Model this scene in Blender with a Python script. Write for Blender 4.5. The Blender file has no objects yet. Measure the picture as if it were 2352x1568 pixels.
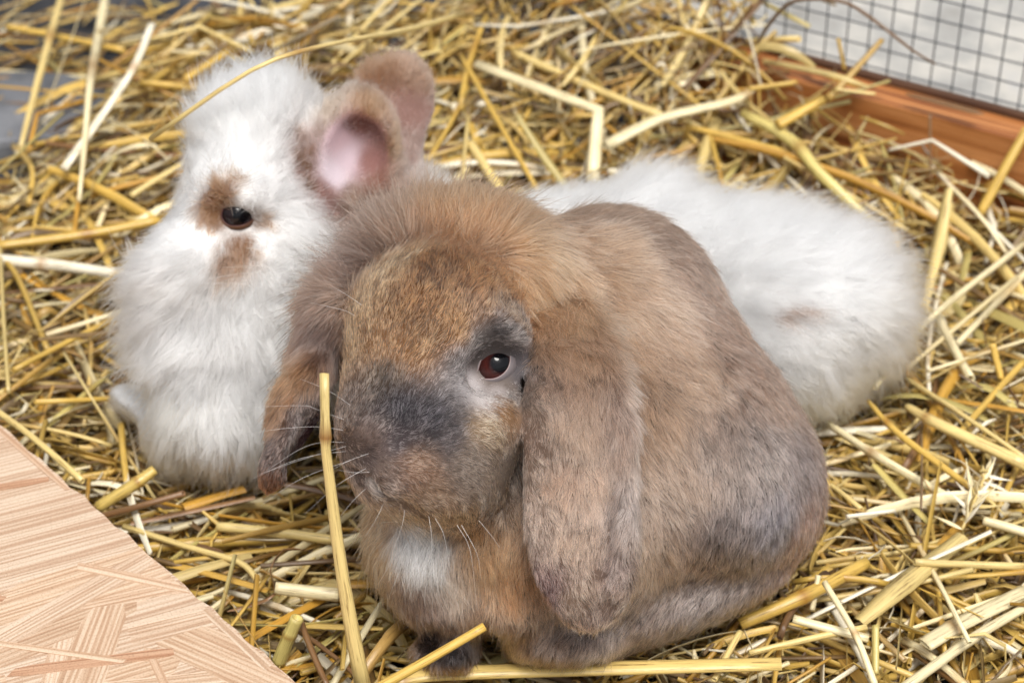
import bpy, math, random
import numpy as np
from mathutils import Vector, Matrix

rng = np.random.default_rng(7)
random.seed(7)
scene = bpy.context.scene
COL = scene.collection

# ---------------------------------------------------------------- camera
PITCH = math.radians(35.07)
CAM = np.array([0.0, -0.94, 0.76])
FPX = 4715.6                       # focal length in units of a 2352 px wide picture
FWD = np.array([0.0, math.cos(PITCH), -math.sin(PITCH)])
RGT = np.array([1.0, 0.0, 0.0])
UPV = np.array([0.0, math.sin(PITCH), math.cos(PITCH)])
cam_data = bpy.data.cameras.new('camera')
cam = bpy.data.objects.new('camera', cam_data)
COL.objects.link(cam)
cam.location = CAM
cam.rotation_euler = (math.pi / 2 - PITCH, 0, 0)
cam_data.sensor_width = 36.0
cam_data.lens = 36.0 * FPX / 2352.0
cam_data.clip_start = 0.05
cam_data.clip_end = 200.0
cam_data.dof.use_dof = True
cam_data.dof.focus_distance = 1.0
cam_data.dof.aperture_fstop = 9.0
scene.camera = cam

# ---------------------------------------------------------------- light
SUN_EL, SUN_AZ = math.radians(66), math.radians(165)     # azimuth measured from +Y towards +X
world = bpy.data.worlds.new('World')
scene.world = world
world.use_nodes = True
wn = world.node_tree.nodes
wl = world.node_tree.links
bgn = wn['Background']
sky = wn.new('ShaderNodeTexSky')
sky.sky_type = 'NISHITA'
sky.sun_disc = False
sky.sun_elevation = SUN_EL
sky.sun_rotation = SUN_AZ
sky.air_density = 1.0
sky.dust_density = 4.0
sky.ozone_density = 1.0
hsv = wn.new('ShaderNodeHueSaturation')                  # overcast: nearly colourless sky
hsv.inputs['Saturation'].default_value = 0.22
wl.new(sky.outputs[0], hsv.inputs['Color'])
wl.new(hsv.outputs[0], bgn.inputs[0])
bgn.inputs[1].default_value = 0.065
sun_data = bpy.data.lights.new('sun', 'SUN')
sun_data.energy = 1.5
sun_data.angle = math.radians(24)
sun_data.color = (1.0, 0.96, 0.90)
sun = bpy.data.objects.new('sun', sun_data)
COL.objects.link(sun)
sdir = Vector((math.sin(SUN_AZ) * math.cos(SUN_EL), math.cos(SUN_AZ) * math.cos(SUN_EL), math.sin(SUN_EL)))
sun.rotation_euler = sdir.to_track_quat('Z', 'Y').to_euler()
scene.view_settings.view_transform = 'Standard'
scene.view_settings.look = 'None'
scene.view_settings.gamma = 1.0
scene.view_settings.exposure = 1.05
scene.render.engine = 'CYCLES'
scene.cycles.use_denoising = True
scene.cycles.max_bounces = 12
scene.cycles.diffuse_bounces = 4
scene.cycles.glossy_bounces = 10
scene.cycles.transmission_bounces = 10
scene.cycles_curves.shape = 'RIBBONS'
scene.cycles_curves.subdivisions = 2

# ---------------------------------------------------------------- geometry of the view
def at(px, py, d):
    """world point seen at (px, py) of a 2352 x 1568 picture, d metres along the view axis"""
    px = np.asarray(px, float); py = np.asarray(py, float); d = np.asarray(d, float)
    return (CAM + np.multiply.outer(d, FWD) + np.multiply.outer(d * (px - 1176) / FPX, RGT)
            + np.multiply.outer(d * (784 - py) / FPX, UPV))

def on_z(px, py, z):
    """world point seen at (px, py) at height z"""
    r = FWD + RGT * (px - 1176) / FPX + UPV * (784 - py) / FPX
    return CAM + r * ((z - CAM[2]) / r[2])

def project(p):
    q = np.asarray(p) - CAM
    d = q @ FWD
    return 1176 + FPX * (q @ RGT) / d, 784 - FPX * (q @ UPV) / d, d

# ---------------------------------------------------------------- object helpers
def link(o, parent=None):
    COL.objects.link(o)
    if parent is not None:
        o.parent = parent
    return o

def tag(o, label, cat, group=None, kind=None):
    if label: o['label'] = label
    if cat: o['category'] = cat
    if group: o['group'] = group
    if kind: o['kind'] = kind
    return o

def empty(name, loc):
    o = bpy.data.objects.new(name, None)
    o.empty_display_size = 0.02
    o.location = loc
    return link(o)

def child_of(o, parent):
    o.parent = parent
    o.matrix_parent_inverse = Matrix.Translation(Vector(parent.location)).inverted()
    return o

def mesh_np(name, verts, faces, smooth=True):
    """faces: int array (n, 3) or (n, 4)"""
    verts = np.asarray(verts, np.float32)
    faces = np.asarray(faces, np.int32)
    k = faces.shape[1]
    me = bpy.data.meshes.new(name)
    me.vertices.add(len(verts))
    me.vertices.foreach_set('co', verts.ravel())
    me.loops.add(faces.size)
    me.loops.foreach_set('vertex_index', faces.ravel())
    me.polygons.add(len(faces))
    me.polygons.foreach_set('loop_start', np.arange(0, faces.size, k, dtype=np.int32))
    me.polygons.foreach_set('loop_total', np.full(len(faces), k, np.int32))
    me.update(calc_edges=True)
    me.polygons.foreach_set('use_smooth', np.full(len(faces), smooth))
    return me

def colour_attr(me, cols, name='tint', domain='POINT'):
    a = me.attributes.new(name, 'FLOAT_COLOR', domain)
    c = np.ones((len(cols), 4), np.float32)
    c[:, :3] = cols
    a.data.foreach_set('color', c.ravel())

def lin(r, g, b):
    f = lambda c: (c / 255 / 12.92) if c <= 10 else ((c / 255 + 0.055) / 1.055) ** 2.4
    return np.array([f(r), f(g), f(b)])

def new_mat(name):
    m = bpy.data.materials.new(name)
    m.use_nodes = True
    nt = m.node_tree
    return m, nt, nt.nodes['Principled BSDF'], nt.nodes['Material Output']

# ---------------------------------------------------------------- modelling with distance fields
class Field:
    def __init__(self, lo, hi, h):
        self.lo = np.array(lo, float); self.h = h
        self.n = np.ceil((np.array(hi) - self.lo) / h).astype(int) + 1
        self.g = np.full(self.n, 0.05, np.float32)

    def _box(self, c, R):
        a = np.clip(np.floor((c - R - self.lo) / self.h).astype(int), 0, self.n - 1)
        b = np.clip(np.ceil((c + R - self.lo) / self.h).astype(int) + 1, 1, self.n)
        sl = tuple(slice(i, j) for i, j in zip(a, b))
        ax = [self.lo[i] + self.h * np.arange(a[i], b[i]) for i in range(3)]
        return sl, np.stack(np.meshgrid(*ax, indexing='ij'), -1)

    def ell(self, px, py, d, rx, ry, rz, roll=0, tilt=0, turn=0, k=0.02, op='+'):
        """ellipsoid seen at (px,py): rx, ry in picture px, rz in metres; roll about the view axis,
        turn about its own up axis, tilt about its own right axis (degrees)"""
        c = at(px, py, d)
        r = np.array([rx * d / FPX, ry * d / FPX, rz])
        B = np.stack([RGT, UPV, FWD])
        a = math.radians(roll)
        x, y = B[0] * math.cos(a) + B[1] * math.sin(a), -B[0] * math.sin(a) + B[1] * math.cos(a)
        z = B[2]
        a = math.radians(turn)
        x, z = x * math.cos(a) + z * math.sin(a), -x * math.sin(a) + z * math.cos(a)
        a = math.radians(tilt)
        y, z = y * math.cos(a) + z * math.sin(a), -y * math.sin(a) + z * math.cos(a)
        M = np.stack([x, y, z])
        sl, P = self._box(c, r.max() + 0.045)
        q = (P - c) @ M.T
        k0 = np.sqrt(((q / r) ** 2).sum(-1))
        k1 = np.sqrt(((q / r ** 2) ** 2).sum(-1)) + 1e-9
        self._op(sl, (k0 * (k0 - 1) / k1), k, op)

    def tube(self, pts, k=0.01, op='+'):
        """round cones through (px, py, d, radius px)"""
        W = [at(*p[:3]) for p in pts]; R = [p[3] * p[2] / FPX for p in pts]
        lo, hi = np.min(W, axis=0), np.max(W, axis=0)
        sl, P = self._box((lo + hi) / 2, (hi - lo).max() / 2 + max(R) + 0.03)
        best = np.full(P.shape[:3], 9.0)
        for a, b, ra, rb in zip(W[:-1], W[1:], R[:-1], R[1:]):
            ab = b - a
            t = np.clip(((P - a) @ ab) / (ab @ ab), 0, 1)
            best = np.minimum(best, np.linalg.norm(P - a - t[..., None] * ab, axis=-1) - (ra + (rb - ra) * t))
        self._op(sl, best, k, op)

    def strap(self, pts, thick, cup=0.0, turn=0.0, k=0.008, op='+'):
        """flat tongue through (px, py, d, half width px), its sides curled towards the viewer by `cup`"""
        pts = [(at(a[0], a[1], a[2]), a[3] * a[2] / FPX) for a in pts]
        lo = np.min([p for p, w in pts], axis=0); hi = np.max([p for p, w in pts], axis=0)
        W = max(w for p, w in pts)
        sl, P = self._box((lo + hi) / 2, (hi - lo).max() / 2 + W + 0.03)
        best = np.full(P.shape[:3], 9.0)
        for (a, wa), (b, wb) in zip(pts[:-1], pts[1:]):
            ab = b - a; L = np.linalg.norm(ab); e = ab / L
            nrm = -FWD - (-FWD @ e) * e; nrm /= np.linalg.norm(nrm)
            lat = np.cross(nrm, e)
            c, s = math.cos(math.radians(turn)), math.sin(math.radians(turn))
            nrm, lat = nrm * c + lat * s, lat * c - nrm * s
            t = np.clip(((P - a) @ e) / L, 0, 1)
            q = P - a - t[..., None] * ab
            w = wa + (wb - wa) * t
            x = (q @ lat) / w; z = q @ nrm - cup * np.minimum(x * x, 1.5); y = (q @ e) / w
            k0 = np.sqrt(x * x + y * y + (z / thick) ** 2)
            k1 = np.sqrt((x / w) ** 2 + (y / w) ** 2 + (z / thick ** 2) ** 2) + 1e-9
            best = np.minimum(best, k0 * (k0 - 1) / k1)
        self._op(sl, best, k, op)

    def _op(self, sl, s, k, op):
        g = self.g[sl]
        if op == '-':
            s = -s
            hh = np.clip(0.5 - 0.5 * (s - g) / k, 0, 1)
            self.g[sl] = s * (1 - hh) + g * hh + k * hh * (1 - hh)
            m = np.maximum(s, g)
            self.g[sl] = np.where(np.abs(s - g) > k, m, self.g[sl])
        else:
            hh = np.clip(0.5 + 0.5 * (s - g) / k, 0, 1)
            self.g[sl] = s * (1 - hh) + g * hh - k * hh * (1 - hh)

    def floor(self, z):
        zz = self.lo[2] + self.h * np.arange(self.n[2])
        self.g = np.maximum(self.g, (z - zz)[None, None, :].astype(np.float32))

    def sample(self, P, grid=None):
        g = self.g if grid is None else grid
        q = (np.asarray(P) - self.lo) / self.h
        i = np.clip(np.floor(q).astype(int), 0, self.n - 2)
        f = np.clip(q - i, 0, 1)
        out = 0
        for dx in (0, 1):
            for dy in (0, 1):
                for dz in (0, 1):
                    w = (np.abs(1 - dx - f[..., 0]) * np.abs(1 - dy - f[..., 1]) * np.abs(1 - dz - f[..., 2]))
                    out = out + g[i[..., 0] + dx, i[..., 1] + dy, i[..., 2] + dz] * w
        return out

    def normal(self, P):
        e = self.h
        n = np.stack([self.sample(P + np.eye(3)[k] * e) - self.sample(P - np.eye(3)[k] * e) for k in range(3)], -1)
        return n / (np.linalg.norm(n, axis=-1, keepdims=True) + 1e-9)

    def surface(self):
        g = self.g
        ins = g < 0
        nx, ny, nz = self.n
        cs = np.zeros((nx - 1, ny - 1, nz - 1), np.int8)
        for dx in (0, 1):
            for dy in (0, 1):
                for dz in (0, 1):
                    cs += ins[dx:nx - 1 + dx, dy:ny - 1 + dy, dz:nz - 1 + dz]
        act = (cs > 0) & (cs < 8)
        idx = np.full(act.shape, -1, np.int64)
        cells = np.argwhere(act)
        idx[act] = np.arange(len(cells))
        acc = np.zeros((len(cells), 3)); cnt = np.zeros(len(cells))
        corners = [(a, b, c) for a in (0, 1) for b in (0, 1) for c in (0, 1)]
        for p in corners:
            for ax in range(3):
                if p[ax]: continue
                q = list(p); q[ax] = 1
                va = g[tuple((cells + p).T)]; vb = g[tuple((cells + q).T)]
                m = (va < 0) != (vb < 0)
                t = va[m] / (va[m] - vb[m])
                pos = np.tile(np.array(p, float), (m.sum(), 1)); pos[:, ax] = t
                acc[m] += pos; cnt[m] += 1
        V = self.lo + self.h * (cells + acc / cnt[:, None])
        F = []
        for ax in range(3):
            u, v = (ax + 1) % 3, (ax + 2) % 3
            s0 = [slice(None)] * 3; s1 = [slice(None)] * 3
            s0[ax] = slice(0, -1); s1[ax] = slice(1, None)
            A, Bm = ins[tuple(s0)], ins[tuple(s1)]
            E = np.argwhere(A != Bm)
            E = E[(E[:, u] > 0) & (E[:, v] > 0) & (E[:, u] < self.n[u] - 1) & (E[:, v] < self.n[v] - 1)]
            flip = ~A[tuple(E.T)]
            def cell(du, dv):
                C = E.copy(); C[:, u] -= du; C[:, v] -= dv
                return idx[tuple(C.T)]
            q = np.stack([cell(1, 1), cell(0, 1), cell(0, 0), cell(1, 0)], 1)
            q[flip] = q[flip][:, ::-1]
            F.append(q)
        return V, np.concatenate(F)

# ================================================================= the two rabbits: bodies
def brown_field():
    f = Field((-0.17, -0.22, -0.01), (0.23, 0.16, 0.26), 0.0021)
    # trunk
    f.ell(1400, 780, 1.145, 275, 300, .075, k=.03)
    f.ell(1545, 1060, 1.115, 305, 335, .082, roll=12, k=.03)
    f.ell(1290, 1230, 1.078, 280, 235, .065, k=.03)
    f.ell(1005, 1230, 1.065, 150, 180, .052, k=.025)
    f.ell(1075, 640, 1.105, 220, 175, .06, k=.025)
    f.ell(930, 620, 1.10, 110, 100, .045, k=.025)
    # haunch and hind foot
    f.ell(1650, 1120, 1.085, 205, 225, .06, roll=20, k=.012)
    f.ell(1780, 1130, 1.12, 95, 150, .05, k=.02)
    f.ell(1490, 1400, 1.085, 330, 75, .035, roll=19, k=.012)
    f.ell(1285, 1465, 1.06, 130, 55, .03, k=.012)
    # fore legs and paws
    f.ell(1040, 1370, 1.062, 92, 85, .038, k=.015)
    f.ell(1040, 1485, 1.058, 85, 48, .03, k=.012)
    f.ell(1185, 1385, 1.058, 90, 75, .038, k=.015)
    f.ell(1120, 1505, 1.03, 42, 55, .045, k=.008, op='-')
    f.ell(985, 1478, 1.03, 40, 40, .03, k=.008, op='-')
    # head
    f.ell(1005, 745, 1.042, 200, 180, .052, k=.010)
    f.ell(1060, 900, 1.04, 148, 195, .046, k=.02)
    f.ell(955, 900, 1.02, 162, 195, .046, k=.02)
    f.ell(925, 1010, 1.005, 140, 145, .040, k=.02)
    f.ell(1050, 1075, 1.025, 125, 130, .040, k=.02)
    f.ell(1155, 750, 1.012, 66, 42, .022, roll=-32, k=.012)
    f.ell(1120, 985, 1.012, 75, 85, .026, k=.014)
    f.ell(960, 1085, .985, 78, 55, .026, roll=-25, k=.012)
    f.ell(860, 985, .985, 65, 62, .026, k=.014)
    f.ell(900, 1100, .99, 70, 55, .03, roll=-35, k=.014)
    f.ell(1010, 1130, 1.0, 95, 60, .03, roll=-20, k=.014)
    f.ell(1122, 850, 1.0, 58, 44, .012, roll=20, k=.014, op='-')
    f.tube([(790, 1075, .985, 6), (845, 1098, .966, 8), (905, 1140, .966, 8), (975, 1185, .975, 6)], k=.005, op='-')
    # ear hanging beside the cheek
    f.strap([(1262, 690, 1.085, 60), (1298, 770, 1.054, 88), (1308, 860, 1.026, 100), (1314, 960, 1.009, 112), (1318, 1080, .998, 120), (1326, 1200, .991, 126),
             (1340, 1290, .987, 120), (1350, 1345, .986, 98)], .0072, cup=.005, turn=6, k=.006)
    f.tube([(1370, 800, 1.040, 18), (1412, 900, 1.010, 19), (1434, 1000, .995, 19), (1438, 1120, .984, 19), (1436, 1240, .980, 18), (1418, 1340, .979, 16)], k=.012)
    f.tube([(1350, 860, 1.010, 8), (1378, 960, .992, 12), (1388, 1080, .984, 13), (1390, 1200, .980, 11), (1380, 1300, .978, 7)], k=.008, op='-')
    f.tube([(1290, 960, .994, 6), (1285, 1080, .984, 9), (1300, 1200, .979, 6)], k=.008, op='-')
    f.tube([(1228, 760, 1.030, 12), (1210, 840, 1.026, 18), (1198, 930, 1.022, 22), (1188, 1050, 1.018, 22), (1190, 1160, 1.016, 22), (1200, 1240, 1.012, 18)], k=.004, op='-')
    # far ear
    f.ell(790, 720, 1.075, 70, 80, .03, k=.016)
    f.ell(742, 800, 1.065, 62, 110, .014, roll=-22, turn=15, k=.012)
    f.ell(690, 930, 1.05, 60, 125, .012, roll=-22, turn=20, k=.010)
    f.ell(642, 1050, 1.038, 38, 85, .010, roll=-22, turn=20, k=.008)
    f.ell(730, 985, 1.034, 40, 130, .020, roll=-33, k=.005, op='-')
    f.floor(0.0)
    return f

def white_field():
    f = Field((-0.27, -0.06, -0.01), (0.29, 0.33, 0.25), 0.0023)
    # long body lying behind
    f.ell(1400, 655, 1.30, 400, 195, .085, k=.03)
    f.ell(1765, 745, 1.275, 255, 232, .085, k=.03)
    f.ell(1925, 715, 1.26, 120, 125, .06, k=.02)
    f.ell(1490, 505, 1.31, 80, 70, .04, k=.02)
    f.ell(900, 640, 1.285, 260, 190, .07, k=.03)
    f.ell(650, 720, 1.245, 210, 230, .07, k=.03)
    # chest and fore legs
    f.ell(530, 800, 1.215, 165, 240, .06, k=.025)
    f.ell(465, 730, 1.20, 120, 150, .045, k=.025)
    f.ell(500, 960, 1.20, 120, 110, .045, k=.02)
    f.ell(400, 990, 1.215, 70, 70, .03, k=.02)
    f.ell(325, 930, 1.235, 72, 34, .024, roll=-28, k=.014)
    # head
    f.ell(590, 355, 1.215, 128, 150, .052, roll=10, k=.02)
    f.ell(615, 300, 1.225, 115, 75, .045, k=.02)
    f.ell(535, 480, 1.19, 112, 135, .045, roll=-10, k=.02)
    f.ell(450, 615, 1.178, 108, 100, .040, k=.020)
    f.ell(640, 570, 1.205, 130, 160, .048, k=.025)
    f.ell(545, 495, 1.142, 48, 34, .010, roll=-15, k=.012, op='-')
    f.ell(560, 450, 1.155, 55, 26, .016, roll=-18, k=.012)
    # ears
    f.ell(815, 338, 1.200, 96, 138, .028, roll=-10, turn=-22, k=.010)
    f.tube([(715, 430, 1.205, 60), (780, 430, 1.205, 50)], k=.018)
    f.ell(705, 350, 1.22, 52, 95, .03, k=.02)
    f.ell(798, 364, 1.162, 84, 120, .038, roll=-10, turn=-22, k=.004, op='-')
    f.strap([(830, 400, 1.225, 85), (868, 310, 1.235, 102), (900, 232, 1.240, 96), (920, 198, 1.240, 72)], .009, cup=.004, turn=-14, k=.010)
    f.ell(870, 500, 1.255, 140, 120, .055, k=.025)
    f.floor(0.0)
    return f

FB = brown_field()
FW = white_field()
VB, QB = FB.surface()
VW, QW = FW.surface()

# ================================================================= fur
def march(field, px, py):
    """first point of the field's surface along the line of sight through each (px, py)"""
    px = np.asarray(px, float); py = np.asarray(py, float)
    out = np.zeros((len(px), 3)); done = np.zeros(len(px), bool)
    best = np.full(len(px), 9.0); bp = np.zeros((len(px), 3))
    for d in np.arange(0.93, 1.45, 0.001):
        P = at(px, py, np.full(len(px), d))
        s = field.sample(P)
        inside = ((P >= field.lo) & (P <= field.lo + field.h * (field.n - 1))).all(1)
        s = np.where(inside, s, 0.05)
        near = (s < best) & ~done
        best[near] = s[near]; bp[near] = P[near]
        hit = (s < 0) & ~done
        out[hit] = P[hit]; done |= hit
    out[~done] = bp[~done]
    return out

def hash3(i, j, k, s):
    h = (i * 374761393 + j * 668265263 + k * 2147483647 + s * 1274126177) & 0xFFFFFFFF
    h = ((h ^ (h >> 13)) * 1274126177) & 0xFFFFFFFF
    return ((h ^ (h >> 16)) & 0xFFFF) / 65535.0

def vnoise(P, scale, seed):
    q = P / scale
    i = np.floor(q).astype(np.int64); f = q - i
    f = f * f * (3 - 2 * f)
    out = 0
    for a in (0, 1):
        for b in (0, 1):
            for c in (0, 1):
                w = (f[:, 0] if a else 1 - f[:, 0]) * (f[:, 1] if b else 1 - f[:, 1]) * (f[:, 2] if c else 1 - f[:, 2])
                out = out + w * hash3(i[:, 0] + a, i[:, 1] + b, i[:, 2] + c, seed)
    return out * 2 - 1

class Coat:
    """colour, lie, length and lift of the coat, known at a few places of the skin and blended between them"""
    def __init__(self, field, anchors, spots, sat=1.0, gain=1.0, cast=(1, 1, 1)):
        def tone(*c):
            k = lin(*c); l = k @ np.array([.2126, .7152, .0722])
            return k if min(c) > 180 else (l + (k - l) * sat) * gain * np.array(cast)
        self.field = field
        A = anchors
        px = [a[0] for a in A]; py = [a[1] for a in A]
        self.P = march(field, px, py)
        self.N = field.normal(self.P)
        fl = np.array([a[2] * RGT - a[3] * UPV for a in A])
        fl -= (fl * self.N).sum(1)[:, None] * self.N
        fl /= np.linalg.norm(fl, axis=1)[:, None] + 1e-9
        self.feat = np.concatenate([np.array([tone(*a[6]) for a in A]), fl,
                                    np.array([[a[4] / 1000, math.radians(a[5])] for a in A])], 1)
        self.eps = np.where(self.feat[:, 6] < .0062, .005, .013) ** 2
        self.spots = [(march(field, [s[0]], [s[1]])[0], s[2] * 1.1 / FPX, tone(*s[3]), s[4]) for s in spots]

    def __call__(self, P, N, jitter=0.0):
        out = np.zeros((len(P), 8))
        for s in range(0, len(P), 20000):
            p, n = P[s:s + 20000], N[s:s + 20000]
            d2 = ((p[:, None, :] - self.P[None]) ** 2).sum(-1)
            w = 1 / (d2 + self.eps[None]) ** 2
            w *= (0.12 + np.clip(n @ self.N.T, 0, 1)) ** 2
            out[s:s + 20000] = (w @ self.feat) / w.sum(1)[:, None]
        if jitter:
            jp = P + jitter * np.stack([vnoise(P, 0.006, 11), vnoise(P, 0.006, 12), vnoise(P, 0.006, 13)], 1)
        else:
            jp = P
        for c, r, col, k in self.spots:
            w = k * np.clip(1.6 - np.sqrt(((jp - c) ** 2).sum(1)) / r, 0, 1)[:, None]
            out[:, :3] = out[:, :3] * (1 - w) + col * w
        return out

def fur_material(name, rough=0.45, coat=0.0):
    m = bpy.data.materials.new(name)
    m.use_nodes = True
    nt = m.node_tree
    nt.nodes.remove(nt.nodes['Principled BSDF'])
    out = nt.nodes['Material Output']
    at_ = nt.nodes.new('ShaderNodeAttribute'); at_.attribute_name = 'tint'
    h = nt.nodes.new('ShaderNodeBsdfHairPrincipled')
    h.model = 'CHIANG'
    h.parametrization = 'COLOR'
    h.inputs['Roughness'].default_value = rough
    h.inputs['Radial Roughness'].default_value = 0.75
    h.inputs['Coat'].default_value = coat
    nt.links.new(at_.outputs['Color'], h.inputs['Color'])
    nt.links.new(h.outputs[0], out.inputs['Surface'])
    return m

def skin_material(name):
    m, nt, b, _ = new_mat(name)
    a = nt.nodes.new('ShaderNodeAttribute'); a.attribute_name = 'tint'
    nz = nt.nodes.new('ShaderNodeTexNoise'); nz.inputs['Scale'].default_value = 900
    mx = nt.nodes.new('ShaderNodeMixRGB'); mx.blend_type = 'MULTIPLY'; mx.inputs[0].default_value = 0.25
    nt.links.new(a.outputs['Color'], mx.inputs[1]); nt.links.new(nz.outputs['Fac'], mx.inputs[2])
    nt.links.new(mx.outputs[0], b.inputs['Base Color'])
    b.inputs['Roughness'].default_value = 0.8
    b.inputs['Specular IOR Level'].default_value = 0.15
    return m

def make_curves(name, pts, rad, cols, mat):
    """pts (n, k, 3), rad (n, k), cols (n, k, 3)"""
    n, k = rad.shape
    cu = bpy.data.hair_curves.new(name)
    cu.add_curves([k] * n)
    cu.attributes['position'].data.foreach_set('vector', pts.astype(np.float32).ravel())
    r = cu.attributes.get('radius') or cu.attributes.new('radius', 'FLOAT', 'POINT')
    r.data.foreach_set('value', rad.astype(np.float32).ravel())
    c = cu.attributes.new('tint', 'FLOAT_COLOR', 'POINT')
    c4 = np.ones((n * k, 4), np.float32); c4[:, :3] = cols.reshape(-1, 3)
    c.data.foreach_set('color', c4.ravel())
    cu.materials.append(mat)
    return bpy.data.objects.new(name, cu)

def groom(field, V, Q, coat, n, seed, bare, mat, contrast, width, clump, jitter, tipmix, band, per_clump, hold, guard):
    g = np.random.default_rng(seed)
    T = np.concatenate([Q[:, [0, 1, 2]], Q[:, [0, 2, 3]]])
    a, b, c = V[T[:, 0]], V[T[:, 1]], V[T[:, 2]]
    cr = np.cross(b - a, c - a)
    area = np.linalg.norm(cr, axis=1)
    fn = cr / (area[:, None] + 1e-12)
    cen = (a + b + c) / 3
    view = cen - CAM
    view /= np.linalg.norm(view, axis=1)[:, None]
    facing = (fn * view).sum(1)
    w = area * np.where(facing > 0.35, 0.3, 1.0)
    w[(cen[:, 2] < 0.003)] = 0
    cdf = np.cumsum(w); cdf /= cdf[-1]
    t = np.searchsorted(cdf, g.random(n))
    u, v = g.random(n), g.random(n)
    fl = u + v > 1
    u[fl], v[fl] = 1 - u[fl], 1 - v[fl]
    P = a[t] + (b[t] - a[t]) * u[:, None] + (c[t] - a[t]) * v[:, None]
    N = field.normal(P)
    F = coat(P, N, jitter)
    col, flow, L, lift = F[:, :3], F[:, 3:6].copy(), F[:, 6].copy(), F[:, 7].copy()
    # tufts: the lie wanders slowly over the skin and a little from hair to hair
    for sc, amp in ((0.02, 0.22 * clump), (0.006, 0.30 * clump), (0.0025, 0.30 * clump)):
        flow += amp * np.stack([vnoise(P, sc, seed + i * 7 + int(sc * 1e4)) for i in range(3)], 1)
    flow += 0.16 * g.normal(size=P.shape)
    flow -= (flow * N).sum(1)[:, None] * N
    flow /= np.linalg.norm(flow, axis=1)[:, None] + 1e-9
    tuft = vnoise(P, 0.0045, seed + 91)
    stray = g.random(n) < guard
    L *= (1 + 0.18 * tuft) * g.uniform(0.6, 1.15, n) * np.where(stray, 1.5, 1.0)
    lift *= (1 + 0.35 * vnoise(P, 0.004, seed + 55)) * g.uniform(0.7, 1.3, n) * np.where(stray, 1.35, 1.0)
    keep = np.ones(n, bool)
    for cpos, r0, r1 in bare:
        dd = np.linalg.norm(P - cpos, axis=1)
        keep &= dd > r0
        L *= np.clip((dd - r0) / (r1 - r0), 0.45, 1)
    P, N, flow, L, lift, col, tuft, stray = [x[keep] for x in (P, N, flow, L, lift, col, tuft, stray)]
    n = len(P)
    K = 5
    s = np.linspace(0, 1, K)
    pts = np.zeros((n, K, 3)); pts[:, 0] = P - N * 0.0003
    d0 = flow * np.cos(lift)[:, None] + N * np.sin(lift)[:, None]
    lay = flow + N * 0.02 + np.array([0, 0, -0.12])
    lay /= np.linalg.norm(lay, axis=1)[:, None]
    curl = g.normal(size=(n, 3)) * 0.12
    for i in range(1, K):
        m = (s[i] + s[i - 1]) / 2
        d = d0 * (1 - 0.65 * m) + lay * 0.65 * m + curl * m
        d /= np.linalg.norm(d, axis=1)[:, None]
        pts[:, i] = pts[:, i - 1] + d * (L / (K - 1))[:, None]
    # hairs lean together into locks
    from mathutils.kdtree import KDTree
    M = n // per_clump
    ci = g.choice(n, M, replace=False)
    kd = KDTree(M)
    for k_, i_ in enumerate(ci): kd.insert(P[i_], k_)
    kd.balance()
    near = np.fromiter((kd.find(q)[1] for q in P), np.int64, n)
    lead = ci[near]
    off = P - P[lead]
    ok = ((N * N[lead]).sum(1) > .6) & (np.linalg.norm(off, axis=1) < .008)
    wgt = hold * (s ** 1.2)[None, :] * (ok * np.clip(L / .010, .35, 1) * np.where(stray, .15, 1))[:, None] * g.uniform(.55, 1.0, n)[:, None]
    goal = pts[lead] + off[:, None, :] * (1 - .85 * s)[None, :, None]
    pts = pts * (1 - wgt[..., None]) + goal * wgt[..., None]
    lock = g.normal(size=M)[near]
    pts[..., 2] = np.maximum(pts[..., 2], 0.001)
    rad = width * np.array([1.0, 1.0, 0.85, 0.6, 0.2])[None] * g.uniform(0.7, 1.2, n)[:, None]
    # ticked hairs: paler band below the tip, some tips dark
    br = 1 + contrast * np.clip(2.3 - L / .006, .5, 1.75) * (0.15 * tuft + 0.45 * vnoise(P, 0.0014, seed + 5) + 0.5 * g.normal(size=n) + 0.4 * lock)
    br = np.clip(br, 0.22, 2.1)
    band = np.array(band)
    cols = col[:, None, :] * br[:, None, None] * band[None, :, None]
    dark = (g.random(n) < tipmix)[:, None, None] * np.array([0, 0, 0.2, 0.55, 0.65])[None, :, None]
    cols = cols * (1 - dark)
    cols = np.clip(cols, 0.004, 0.93)
    return pts, rad, cols

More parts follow.
